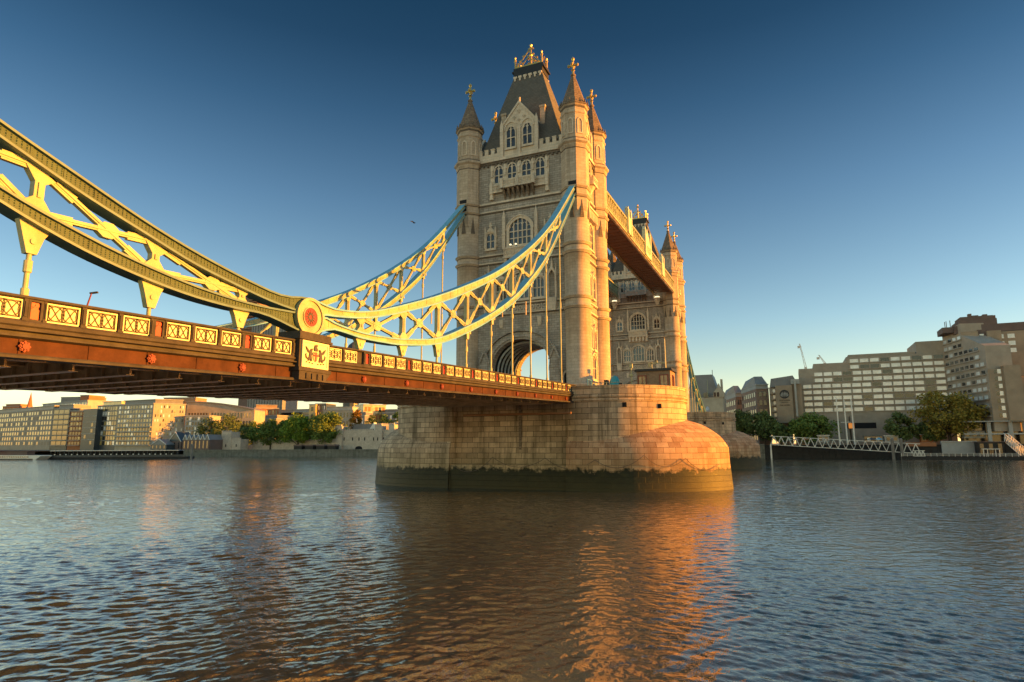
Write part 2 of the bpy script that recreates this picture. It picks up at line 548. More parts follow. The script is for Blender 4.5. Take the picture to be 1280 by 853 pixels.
TX, TY = 9.18, 5.03
STR = [14.3, 25.9, 27.4, 34.3, 35.6, 42.9, 44.3]
def make_tower():
    t = thing('bridge_tower', 'nearer Gothic stone bridge tower, its right side in orange sunlight, slate roof with gilded crest', 'tower', (0, 0, 13.0), 'bridge towers')
    frS = Fr((0, -5.4, 0), (1, 0, 0), (0, -1, 0))
    frN = Fr((0, 5.4, 0), (-1, 0, 0), (0, 1, 0))
    frE = Fr((9.7, 0, 0), (0, 1, 0), (1, 0, 0))
    frW = Fr((-9.7, 0, 0), (0, -1, 0), (-1, 0, 0))
    # --- walls
    AR = [(4.9 * math.cos(PI * i / 20), 16.9 + 4.75 * math.sin(PI * i / 20) ** 0.92) for i in range(21)]
    hole = [(-4.9, 12.6)] + AR[::-1] + [(4.9, 12.6)]
    b = MB()
    b.prism([(-8.6, 12.6)] + hole + [(8.6, 12.6), (8.6, 52.0), (-8.6, 52.0)], frS, -1.2, 0)
    b.prism([(-8.6, 12.6)] + hole + [(8.6, 12.6), (8.6, 52.0), (-8.6, 52.0)], frN, -1.2, 0)
    b.fbox(frE, -5, 5, 12.6, 52.0, -1.0, 0)
    b.fbox(frW, -5, 5, 12.6, 52.0, -1.0, 0)
    b.box(-8.6, 8.6, -4.1, 4.1, 51.2, 51.9)
    b.box(-8.5, 8.5, -4.15, 4.15, 23.0, 23.6)
    b.build('wall', M['wall'], t)
    # --- archway vault with ribs
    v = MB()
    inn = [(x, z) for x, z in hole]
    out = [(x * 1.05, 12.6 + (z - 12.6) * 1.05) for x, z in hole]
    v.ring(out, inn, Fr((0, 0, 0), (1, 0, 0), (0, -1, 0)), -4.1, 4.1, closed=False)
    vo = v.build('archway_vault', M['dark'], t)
    r = MB()
    for y in (-3.3, -2.0, -0.7, 0.6, 1.9, 3.2):
        r.ring(inn, [(x * 0.965, 12.6 + (z - 12.6) * 0.965) for x, z in inn], Fr((0, y, 0), (1, 0, 0), (0, -1, 0)), -0.09, 0.09, closed=False)
    r.build('rib', M['ironblue'], vo)
    # --- arch mouldings on both faces, gabled buttresses and side doors
    for fr in (frS, frN):
        a = MB()
        for k, (s0, s1, d) in enumerate(((1.0, 1.07, 0.16), (1.07, 1.16, 0.34), (1.16, 1.24, 0.22), (1.26, 1.31, 0.5))):
            o_ = [(x * s1, 16.9 + (z - 16.9) * s1) for x, z in AR]
            i_ = [(x * s0, 16.9 + (z - 16.9) * s0) for x, z in AR]
            a.ring(o_, i_, fr, -0.03 - 0.01 * k, d, closed=False)
        a.build('arch_moulding', M['wall'], t)
        for sg in (-1, 1):
            g = MB()
            x = sg * 5.75
            g.fbox(fr, x - 0.8, x + 0.8, 12.8, 16.6, 0, 0.95)
            g.fbox(fr, x - 0.9, x + 0.9, 14.2, 14.45, 0, 1.05)
            g.prism([(x - 0.95, 16.6), (x + 0.95, 16.6), (x + 0.75, 18.6), (x, 20.0), (x - 0.75, 18.6)], fr, 0, 0.8)
            g.prism([(x - 0.95, 18.2), (x - 0.7, 18.2), (x, 19.75), (x + 0.7, 18.2), (x + 0.95, 18.2), (x, 20.4)], fr, 0.7, 1.0)
            g.fbox(fr, x - 0.5, x + 0.5, 17.0, 18.3, 0.78, 0.9)
            g.build('buttress', M['wall'], t)
            dr = MB()
            dr.ring(arch(sg * 7.45, 12.8, 1.5, 15.6, 0.9), arch(sg * 7.45, 12.8, 1.0, 15.6, 0.62), fr, -0.02, 0.14)
            do = dr.build('door', M['trim'], t)
            MB().prism(arch(sg * 7.45, 12.8, 1.02, 15.6, 0.62), fr, -0.02, 0.03, back=False).build('door_leaf', M['dark'], do)
    # --- string courses along the walls, one part per level and face
    for z in STR:
        h = 0.2 if z != 44.3 else 0.26
        for fr, w in ((frS, 7.6), (frN, 7.6), (frE, 3.4), (frW, 3.4)):
            if z == 14.3 and fr in (frS, frN): continue
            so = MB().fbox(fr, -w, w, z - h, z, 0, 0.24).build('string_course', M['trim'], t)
            MB().fbox(fr, -w, w, z - h - 0.2, z - h, 0, 0.13).build('shade_moulding', M['shade_brown'], so)  # dark strip paints the shade under the string course
    for fr, w in ((frS, 7.5), (frN, 7.5), (frE, 3.4), (frW, 3.4)):
        b = MB()
        b.fbox(fr, -w, w, 51.25, 51.6, 0, 0.42)
        b.fbox(fr, -w, w, 51.6, 51.85, 0, 0.3)
        co = b.build('cornice', M['trim'], t)
        b = MB()
        b.fbox(fr, -w, w, 50.9, 51.25, 0, 0.2)
        x = -w + 0.3
        while x < w - 0.2:
            b.fbox(fr, x, x + 0.3, 50.55, 50.9, 0, 0.26)
            x += 0.75
        b.build('corbel_table', M['shade_brown'], co)  # corbels coloured dark to paint the shade below the cornice
    # --- crenellated parapet
    for fr, w0, w1 in ((frS, 3.35, 7.4), (frN, 3.35, 7.4), (frE, 1.9, 3.3), (frW, 1.9, 3.3)):
        for sg in (-1, 1):
            b = MB()
            a, c = sorted((sg * w0, sg * w1))
            b.fbox(fr, a, c, 51.85, 52.75, -0.55, -0.02)
            x = a + 0.05
            while x + 0.6 < c + 0.02:
                b.fbox(fr, x, x + 0.62, 52.75, 53.55, -0.55, -0.02)
                b.fbox(fr, x - 0.04, x + 0.66, 53.55, 53.68, -0.6, 0.04)
                x += 1.12
            b.build('parapet', M['trim'], t)
    # --- main slate roof, platform and gilded crest
    b = MB()
    zb, zt = 52.0, 68.1
    bx, by, tx, ty = 7.5, 5.0, 2.5, 1.5
    b.hexa([(-bx, -by, zb), (bx, -by, zb), (bx, by, zb), (-bx, by, zb), (-tx, -ty, zt), (tx, -ty, zt), (tx, ty, zt), (-tx, ty, zt)])
    ro = b.build('roof', M['slate'], t)
    for x in np.linspace(-2.3, 2.3, 6):
        for sy in (-1, 1):
            y = sy * 1.66
            b = MB()
            b.box(x - 0.14, x + 0.14, y - 0.14, y + 0.14, 67.1, 67.6)
            b.box(x - 0.3, x + 0.3, y - 0.1, y + 0.1, 67.6, 68.0)
            b.build('roof_ornament', M['trim'], ro)
    b = MB()
    b.box(-2.62, 2.62, -1.55, 1.55, 68.1, 68.9)
    b.box(-2.95, 2.95, -1.55, 1.55, 68.9, 69.15)
    b.box(-2.75, 2.75, -1.35, 1.35, 69.15, 69.75)
    b.build('roof_platform', M['black'], ro)
    b = MB()
    for y in (-1.15, 1.15):
        b.box(-2.5, 2.5, y - 0.07, y + 0.07, 69.75, 70.05)
        b.beam((-2.2, y, 70.0), (0, y, 72.6), 0.12, 0.16)
        b.beam((2.2, y, 70.0), (0, y, 72.6), 0.12, 0.16)
        b.beam((-1.3, y, 70.0), (0.5, y, 72.1), 0.1, 0.12)
        b.beam((1.3, y, 70.0), (-0.5, y, 72.1), 0.1, 0.12)
        for x, z in ((-1.55, 71.0), (1.55, 71.0), (-0.9, 71.8), (0.9, 71.8), (-1.1, 70.5), (1.1, 70.5), (0, 71.1)):
            b.lathe(x, y, [(0.05, z - 0.2), (0.22, z), (0.05, z + 0.25)], 6)
    for x in (-2.45, 2.45):
        b.box(x - 0.07, x + 0.07, -1.15, 1.15, 69.75, 70.05)
        b.beam((x, -1.0, 70.0), (x, 0, 71.6), 0.1, 0.14, (1, 0, 0))
        b.beam((x, 1.0, 70.0), (x, 0, 71.6), 0.1, 0.14, (1, 0, 0))
        for y in (-1.2, 1.2):
            b.lathe(x, y, [(0.16, 69.75), (0.16, 71.1), (0.24, 71.2), (0.24, 71.4), (0.1, 71.5), (0.18, 71.8), (0.02, 72.1)], 6)
    b.lathe(0, 0, [(0.22, 69.75), (0.2, 72.3), (0.3, 72.5), (0.14, 72.7), (0.12, 73.6)], 8)
    b.lathe(0, 0, [(0.1, 73.6), (0.28, 73.85), (0.12, 74.1), (0.22, 74.35), (0.03, 74.7)], 8)
    b.box(-0.5, 0.5, -0.09, 0.09, 73.55, 73.8)
    b.build('gilded_crest', M['gold'], ro)
    # --- dormers: wide ones front and back, narrow ones at the sides
    for fr, hw, apex, sh in ((frS, 3.05, 60.7, 56.9), (frN, 3.05, 60.7, 56.9), (frE, 1.8, 58.2, 55.6), (frW, 1.8, 58.2, 55.6)):
        b = MB()
        dp = 4.0 if hw > 2 else 6.0
        b.prism([(-hw, 51.85), (hw, 51.85), (hw, sh), (0, apex), (-hw, sh)], fr, -0.9, 0.02)
        b.prism([(-hw, sh), (-hw - 0.2, sh), (-hw - 0.2, sh + 0.25), (0, apex + 0.45), (hw + 0.2, sh + 0.25), (hw + 0.2, sh), (hw, sh), (0, apex)], fr, -0.95, 0.16)
        for x in ([-hw, 0, hw] if hw > 2 else [-hw, hw]):
            b.fbox(fr, x - 0.28, x + 0.28, 51.85, sh + (0.2 if x else -0.1), 0.02, 0.3)
            if x: b.prism([(x - 0.28, sh + 0.2), (x + 0.28, sh + 0.2), (x, sh + 1.3)], fr, 0.02, 0.3)
        if hw > 2:     # blind tracery in the gable
            for x in (-1.45, 1.45):
                o_ = [(x + 1.25 * math.cos(PI * k / 10), 56.3 + 1.55 * math.sin(PI * k / 10)) for k in range(11)]
                i_ = [(x + 1.02 * math.cos(PI * k / 10), 56.3 + 1.3 * math.sin(PI * k / 10)) for k in range(11)]
                b.ring(o_, i_, fr, 0.02, 0.17, closed=False)
            for x, z, rr in ((0, 59.3, 0.34), (-0.85, 58.25, 0.3), (0.85, 58.25, 0.3), (0, 57.7, 0.26)):
                for a in range(4):
                    cx, cz = x + rr * 0.55 * math.cos(PI / 2 * a), z + rr * 0.75 * math.sin(PI / 2 * a)
                    b.ring([(cx + rr * .5 * math.cos(PI * k / 3), cz + rr * .5 * math.sin(PI * k / 3)) for k in range(6)],
                           [(cx + rr * .28 * math.cos(PI * k / 3), cz + rr * .28 * math.sin(PI * k / 3)) for k in range(6)], fr, 0.02, 0.12)
        b.fbox(fr, -0.1, 0.1, apex + 0.3, apex + 1.1, -0.3, -0.1)
        d = b.build('dormer', M['trim'], t)
        b = MB()
        b.prism([(-hw + 0.1, 51.95), (hw - 0.1, 51.95), (hw - 0.1, sh), (0, apex - 0.1), (-hw + 0.1, sh)], fr, -dp, -0.91)
        b.build('dormer_roof', M['slate'], d)
        if hw > 2:
            for sg in (-1, 1):
                c = MB()
                c.fbox(fr, sg * 3.45 - 0.42, sg * 3.45 + 0.42, 52.4, 60.0, -2.5, -1.5)
                c.fbox(fr, sg * 3.45 - 0.52, sg * 3.45 + 0.52, 60.0, 60.35, -2.6, -1.4)
                c.build('chimney', M['turret'], d)
            for x in (-1.45, 1.45):
                window(d, fr, x, 53.3, 1.5, 56.1, 0.75, 2, 1, 0.18, 0.16, 0.3, False)
        else:
            window(d, fr, 0, 53.2, 1.4, 55.2, 0.7, 2, 1, 0.18, 0.16, 0.3, False)
    # --- front and back face: rows of windows, balconies, carved panels
    for fr in (frS, frN):
        for x in (-3.6, -1.25, 1.25, 3.6):
            window(t, fr, x, 47.5, 1.45, 49.7, 0.75, 2, 1, 0.2, 0.2, 0.3, False)
        b = MB()
        for x in (-4.75, -2.42, 0, 2.42, 4.75):
            b.fbox(fr, x - 0.32, x + 0.32, 46.4, 50.6, 0, 0.17)
            b.fbox(fr, x - 0.14, x + 0.14, 48.6, 49.7, 0.17, 0.42)
            b.prism([(x - 0.3, 49.7), (x + 0.3, 49.7), (x, 50.6)], fr, 0.17, 0.4)
        b.build('pilaster', M['trim'], t)
        b = MB()      # balcony on corbels
        b.fbox(fr, -2.75, 2.75, 46.1, 46.4, 0, 1.15)
        b.fbox(fr, -2.65, 2.65, 46.4, 47.3, 0.85, 1.05)
        b.fbox(fr, -2.75, 2.75, 47.3, 47.5, 0.78, 1.15)
        for x in (-2.7, 0, 2.7):
            b.fbox(fr, x - 0.24, x + 0.24, 46.1, 47.75, 0.75, 1.25)
        for sg in (-1, 1):
            b.fbox(fr, min(sg * 2.75, sg * 4.95), max(sg * 2.75, sg * 4.95), 45.75, 46.0, 0, 0.55)
            b.fbox(fr, min(sg * 2.75, sg * 4.85), max(sg * 2.75, sg * 4.85), 46.0, 46.9, 0.18, 0.42)
            b.fbox(fr, min(sg * 2.75, sg * 4.95), max(sg * 2.75, sg * 4.95), 46.9, 47.06, 0.1, 0.55)
            x = sg * 4.8
            b.fbox(fr, x - 0.25, x + 0.25, 45.6, 47.3, 0.08, 0.62)
            b.prism([(x - 0.3, 44.7), (x + 0.3, 44.7), (x + 0.22, 45.6), (x - 0.22, 45.6)], fr, 0, 0.5)
            b.prism([(x - 0.28, 47.3), (x + 0.28, 47.3), (x, 47.9)], fr, 0.12, 0.56)
            panel_tracery(b, fr, *sorted((sg * 2.95, sg * 4.5)), 46.05, 46.88, 0.42, 3)
        panel_tracery(b, fr, -2.45, -0.25, 46.45, 47.28, 1.05, 3)
        panel_tracery(b, fr, 0.25, 2.45, 46.45, 47.28, 1.05, 3)
        bo = b.build('balcony', M['trim'], t)
        b = MB()
        for x in np.linspace(-2.45, 2.45, 7):
            b.add([fr.p(x - 0.16, 46.1, 0), fr.p(x + 0.16, 46.1, 0), fr.p(x + 0.16, 46.1, 1.0), fr.p(x - 0.16, 46.1, 1.0),
                   fr.p(x - 0.16, 44.5, 0), fr.p(x + 0.16, 44.5, 0), fr.p(x + 0.16, 45.5, 0.75), fr.p(x - 0.16, 45.5, 0.75), fr.p(x - .16, 45, .3), fr.p(x + .16, 45, .3)],
                  [(0, 3, 7, 8, 4), (1, 5, 9, 6, 2), (3, 2, 6, 7), (7, 6, 9, 8), (8, 9, 5, 4)])
        b.build('corbel', M['spire'], bo)
        # big traceried window and its two small neighbours
        window(t, fr, 0.1, 36.7, 3.7, 39.2, 1.75, 5, 2, 0.42, 0.34, 0.15, True)
        b = MB()
        for sg in (-1, 1):
            x = 0.1 + sg * 2.75
            b.fbox(fr, x - 0.24, x + 0.24, 36.3, 41.2, 0, 0.42)
            b.fbox(fr, x - 0.32, x + 0.32, 38.4, 38.65, 0, 0.5)
            b.prism([(x - 0.3, 41.2), (x + 0.3, 41.2), (x + 0.1, 42.2), (x, 42.6), (x - 0.1, 42.2)], fr, 0, 0.4)
        b.fbox(fr, -2.6, 2.8, 34.5, 34.75, 0, 0.95)
        b.fbox(fr, -2.5, 2.7, 34.75, 36.0, 0.6, 0.8)
        b.fbox(fr, -2.6, 2.8, 36.0, 36.2, 0.5, 0.95)
        panel_tracery(b, fr, -2.4, 2.6, 34.78, 35.98, 0.8, 5)
        b.prism([(-2.5, 33.2), (2.7, 33.2), (2.7, 34.5), (-2.5, 34.5)], fr, 0, 0.3)
        for x in np.linspace(-2.2, 2.4, 6):
            b.prism([(x - 0.2, 33.3), (x + 0.2, 33.3), (x + 0.26, 34.5), (x - 0.26, 34.5)], fr, 0.3, 0.78)
        b.build('window_balcony', M['trim'], t)
        for x in (-5.05, 5.2):
            window(t, fr, x, 36.7, 1.35, 38.9, 0.3, 2, 1, 0.24, 0.24, 0.2, True, 1.5, True)
        # second storey group
        window(t, fr, 0, 28.0, 2.9, 31.2, 0.9, 4, 1, 0.3, 0.3, 0.2, True)
        for sg in (-1, 1):
            window(t, fr, sg * 3.15, 28.0, 1.7, 30.6, 0.5, 3, 1, 0.24, 0.26, 0.3, True, 1.2)
        for sg in (-1, 1):
            b = MB()
            x = sg * 5.35       # canopied niches
            b.fbox(fr, x - 0.75, x - 0.5, 27.6, 31.4, 0, 0.45)
            b.fbox(fr, x + 0.5, x + 0.75, 27.6, 31.4, 0, 0.45)
            b.prism([(x - 0.6, 25.6), (x + 0.6, 25.6), (x + 0.75, 27.6), (x - 0.75, 27.6)], fr, 0, 0.62)
            b.ring(arch(x, 30.2, 1.5, 31.0, 1.5, 8, .5)[1:], arch(x, 30.2, 1.0, 31.0, .9, 8, .5)[1:], fr, 0, 0.5, closed=False)
            b.prism([(x - 0.2, 32.3), (x + 0.2, 32.3), (x, 33.9)], fr, 0, 0.4)
            b.prism([(x - 0.75, 31.4), (x - 0.5, 31.4), (x - 0.62, 32.9)], fr, 0, 0.4)
            b.prism([(x + 0.5, 31.4), (x + 0.75, 31.4), (x + 0.62, 32.9)], fr, 0, 0.4)
            b.build('niche', M['trim'], t)
        b = MB()
        panel_tracery(b, fr, -4.5, 4.5, 26.0, 27.15, 0.02, 9)
        for x in (-3.2, 3.2):
            b.fbox(fr, x - 0.3, x + 0.3, 24.0, 24.9, 0, 0.28)
            b.prism([(x - 0.2, 23.6), (x + 0.2, 23.6), (x + .3, 24.0), (x - .3, 24.0)], fr, 0, 0.2)
        b.build('carved_panel', M['trim'], t)
    # --- river faces: narrow bay between the turrets
    for fr in (frE, frW):
        window(t, fr, 0, 15.6, 1.9, 18.6, 0.6, 3, 1, 0.3, 0.3, 0.3, True)
        for x in (-1.1, 1.1):
            window(t, fr, x, 20.3, 0.9, 22.6, 0.5, 2, 1, 0.2, 0.25, 0.3, True, 1.0)
        for x in (-1.05, 1.05):
            window(t, fr, x, 28.4, 1.0, 31.0, 0.6, 2, 1, 0.2, 0.26, 0.3, True, 1.0)
        window(t, fr, 0, 36.2, 2.0, 39.4, 0.8, 3, 2, 0.3, 0.3, 0.3, False)
        b = MB()
        for x in np.linspace(-2.2, 2.2, 8):
            b.prism([(x - 0.14, 40.8), (x + 0.14, 40.8), (x + 0.2, 42.3), (x - 0.2, 42.3)], fr, 0, 0.7)
        b.fbox(fr, -2.6, 2.6, 42.3, 42.65, 0, 0.85)
        b.build('machicolation', M['trim'], t)
        b = MB()
        b.fbox(fr, -1.3, 1.3, 46.5, 46.75, 0, 1.3)
        b.fbox(fr, -1.2, 1.2, 46.75, 47.7, 1.0, 1.2)
        b.fbox(fr, -1.2, -1.0, 46.75, 47.7, 0, 1.0)
        b.fbox(fr, 1.0, 1.2, 46.75, 47.7, 0, 1.0)
        b.fbox(fr, -1.3, 1.3, 47.7, 47.9, 0.9, 1.3)
        panel_tracery(b, fr, -1.1, 1.1, 46.78, 47.68, 1.2, 3)
        b.lathe(fr.p(0, 0, 0)[0], 0, [(0.1, 44.6), (0.45, 45.2), (0.7, 45.8), (1.15, 46.5)], 12)
        b.build('balcony', M['trim'], t)
        window(t, fr, 0, 48.0, 1.5, 49.8, 0.7, 2, 1, 0.25, 0.25, 0.3, True)
    # --- four corner turrets
    for sx in (-1, 1):
        for sy in (-1, 1):
            cx, cy = sx * TX, sy * TY
            low = [(2.15, 12.6), (2.15, 14.0), (2.25, 14.15), (2.25, 14.3), (1.93, 14.5)]
            for z in STR[1:5]:
                low += [(1.93, z - 0.42), (2.08, z - 0.32), (2.08, z - 0.2), (2.24, z - 0.14), (2.24, z - 0.02), (1.93, z + 0.12)]
            low += [(1.93, 38.6), (1.9, 41.6)]
            b = MB().lathe(cx, cy, low, 24, 0, True)
            a8 = PI / 8
            up = [(2.02, 40.4), (2.14, 41.2)]
            for z in STR[5:]:
                up += [(2.14, z - 0.4), (2.28, z - 0.28), (2.42, z - 0.12), (2.42, z - 0.02), (2.14, z + 0.1)]
            up += [(2.14, 50.5), (2.3, 50.8), (2.3, 51.05), (2.62, 51.3), (2.62, 51.65), (2.3, 51.85), (2.05, 52.1), (2.05, 56.0), (2.2, 56.15), (2.2, 56.4), (2.06, 56.5), (2.06, 57.2), (2.4, 57.6)]
            b.lathe(cx, cy, up, 8, a8)
            to = b.build('turret', M['turret'], t)
            for z in STR[1:5]:
                MB().lathe(cx, cy, [(1.9, z - 0.5), (2.0, z - 0.46), (2.0, z - 0.36), (1.9, z - 0.32)], 24, 0, True).build('shade_ring', M['shade_brown'], to)  # dark rings paint the shade under the turret mouldings
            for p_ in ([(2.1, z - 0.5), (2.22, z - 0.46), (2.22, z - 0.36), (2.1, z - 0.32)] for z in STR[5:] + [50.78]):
                MB().lathe(cx, cy, p_, 8, a8).build('shade_ring', M['shade_brown'], to)
            MB().lathe(cx, cy, [(2.0, 51.9), (2.34, 51.86), (2.34, 51.98), (2.0, 52.1)], 8, a8).build('shade_ring', M['shade_brown'], to)
            MB().lathe(cx, cy, [(2.0, 57.0), (2.12, 57.05), (2.2, 57.3), (2.0, 57.35)], 8, a8).build('shade_ring', M['shade_brown'], to)
            for k in range(8):
                t0 = PI / 4 * k
                n_ = (math.cos(t0), math.sin(t0), 0)
                f8 = Fr((cx + n_[0] * 1.97, cy + n_[1] * 1.97, 0), (-n_[1], n_[0], 0), n_)
                MB().prism([(-0.34, 39.3), (0.34, 39.3), (0, 42.1)], f8, -0.2, 0.06).build('gablet_shade', M['shade_brown'], to)  # dark triangle paints the shade of a recess
            w = MB()
            for k in range(8):     # blind lancets of the top stage
                t0 = PI / 4 * k
                n_ = (math.cos(t0), math.sin(t0), 0)
                f8 = Fr((cx + n_[0] * 2.05 * math.cos(a8), cy + n_[1] * 2.05 * math.cos(a8), 0), (-n_[1], n_[0], 0), n_)
                w.ring(arch(0, 52.7, 0.95, 54.8, 0.6, 6, .4), arch(0, 52.9, 0.6, 54.7, 0.45, 6, .4), f8, -0.02, 0.1)
            w.build('blind_lancet', M['trim'], to)
            g = MB()
            g.lathe(cx, cy, [(2.42, 57.55), (2.42, 57.85), (2.08, 58.0), (1.98, 58.3), (0.32, 63.2), (0.42, 63.3), (0.42, 63.5), (0.2, 63.65)], 8, a8)
            for k in range(16):
                t0 = PI / 8 * k
                x, y = cx + 2.2 * math.cos(t0) , cy + 2.2 * math.sin(t0)
                g.add([(x - .16, y - .16, 57.8), (x + .16, y - .16, 57.8), (x + .16, y + .16, 57.8), (x - .16, y + .16, 57.8), (x, y, 58.7)], [(0, 1, 4), (1, 2, 4), (2, 3, 4), (3, 0, 4)])
            g.build('spire', M['spire'], to)
            c = MB()
            c.lathe(cx, cy, [(0.2, 63.6), (0.17, 64.4), (0.17, 66.0), (0.26, 66.15), (0.26, 66.35), (0.05, 66.6)], 8)
            c.lathe(cx, cy, [(0.12, 64.1), (0.34, 64.3), (0.12, 64.5)], 8)
            c.box(cx - 0.72, cx + 0.72, cy - 0.13, cy + 0.13, 65.0, 65.28)
            c.box(cx - 0.13, cx + 0.13, cy - 0.5, cy + 0.5, 65.0, 65.28)
            for dx, dy in ((-0.72, 0), (0.72, 0), (0, -0.5), (0, 0.5)):
                c.lathe(cx + dx, cy + dy, [(0.08, 64.88), (0.22, 65.05), (0.22, 65.25), (0.08, 65.42)], 6)
            c.lathe(cx, cy, [(0.15, 64.8), (0.36, 65.14), (0.15, 65.5)], 8)
            c.build('gilded_cross', M['gold'], to)
    # chain slots in the turrets of the land side
    b = MB()
    for sx in (-1, 1):
        b.box(sx * 9.3 - 0.62, sx * 9.3 + 0.62, -7.04, -6.4, 42.2, 45.0)
    b.build('chain_slot', M['dark'], t)
    return t

towerA = make_tower()
FAR = 82.0
towerB = copy_tree(towerA)
towerB.location = (0, FAR, 13.0)
towerB['label'] = 'farther Gothic stone bridge tower, seen under the high walkways behind the nearer one'
for o in list(towerB.children):
    if o.name.startswith('chain_slot'):
        o.location.y += 13.44

# floodlights on the towers
def floodlight(x, y, z, label, big=False):
    r = thing('floodlight', label, 'lamp', (x, y, z), 'lit floodlights on the towers')
    MB().lathe(x, y, [(0.12, z - 0.3), (0.2, z - 0.1), (0.2, z)], 8).build('housing', M['steel'], r)
    MB().lathe(x, y, [(0.05, z), (0.16, z + 0.08), (0.17, z + 0.2), (0.05, z + 0.28)], 10).build('lens', M['lamp'], r)
floodlight(-1.3, -6.15, 36.5, 'left of two lit lamps on the balcony under the big window of the nearer tower')
floodlight(-0.4, -6.15, 36.5, 'right of two lit lamps on the balcony under the big window of the nearer tower')

# ================================================================== PIERS
def pier_mesh_upper():
    out = []
    n = 28
    for i in range(n + 1):
        t = -PI / 2 + PI * i / n
        out.append((12.7 + 10.65 * math.cos(t), 10.65 * math.sin(t)))
    out += [(9.2, 10.65), (9.1, 9.4), (-8.7, 9.4), (-8.8, 10.65)]
    for i in range(n + 1):
        t = PI / 2 + PI * i / n
        out.append((-12.7 + 10.65 * math.cos(t), 10.65 * math.sin(t)))
    out += [(-8.8, -10.65), (-8.7, -9.4), (9.1, -9.4), (9.2, -10.65)]
    return out
def loft(b, rings, smooth=False):
    """rings: list of lists of (x, y, z), closed; explicit arc length UVs"""
    n = len(rings[0])
    vs = [p for r in rings for p in r]
    L = [0]
    for i in range(n):
        p, q = rings[0][i], rings[0][(i + 1) % n]
        L.append(L[-1] + math.hypot(q[0] - p[0], q[1] - p[1]))
    h = [0]
    for j in range(len(rings) - 1):
        p, q = rings[j][n // 5], rings[j + 1][n // 5]
        h.append(h[-1] + max(0.001, math.dist(p, q)))
    fs, uvs = [], []
    for j in range(len(rings) - 1):
        for i in range(n):
            k = (i + 1) % n
            fs.append((j * n + i, j * n + k, (j + 1) * n + k, (j + 1) * n + i))
            a, c = rings[0][0][2] + h[j], rings[0][0][2] + h[j + 1]
            uvs.append([(L[i], a), (L[i + 1], a), (L[i + 1], c), (L[i], c)])
    b.add(vs, fs, smooth, uvs)
def scale_out(out, e):
    """push the stadium outline outwards by e"""
    r = []
    for x, y in out:
        cx = max(-12.7, min(12.7, x))
        dx, dy = x - cx, y
        l = math.hypot(dx, dy)
        r.append((cx + dx * (l + e) / l, dy * (l + e) / l))
    return r
DOME = [(0, 5.2), (0.02, 5.75), (0.045, 6.39), (0.08, 7.0), (0.119, 7.47), (0.168, 8.02), (0.221, 8.45), (0.288, 8.83), (0.352, 9.13), (0.6, 9.8), (1.0, 10.3)]
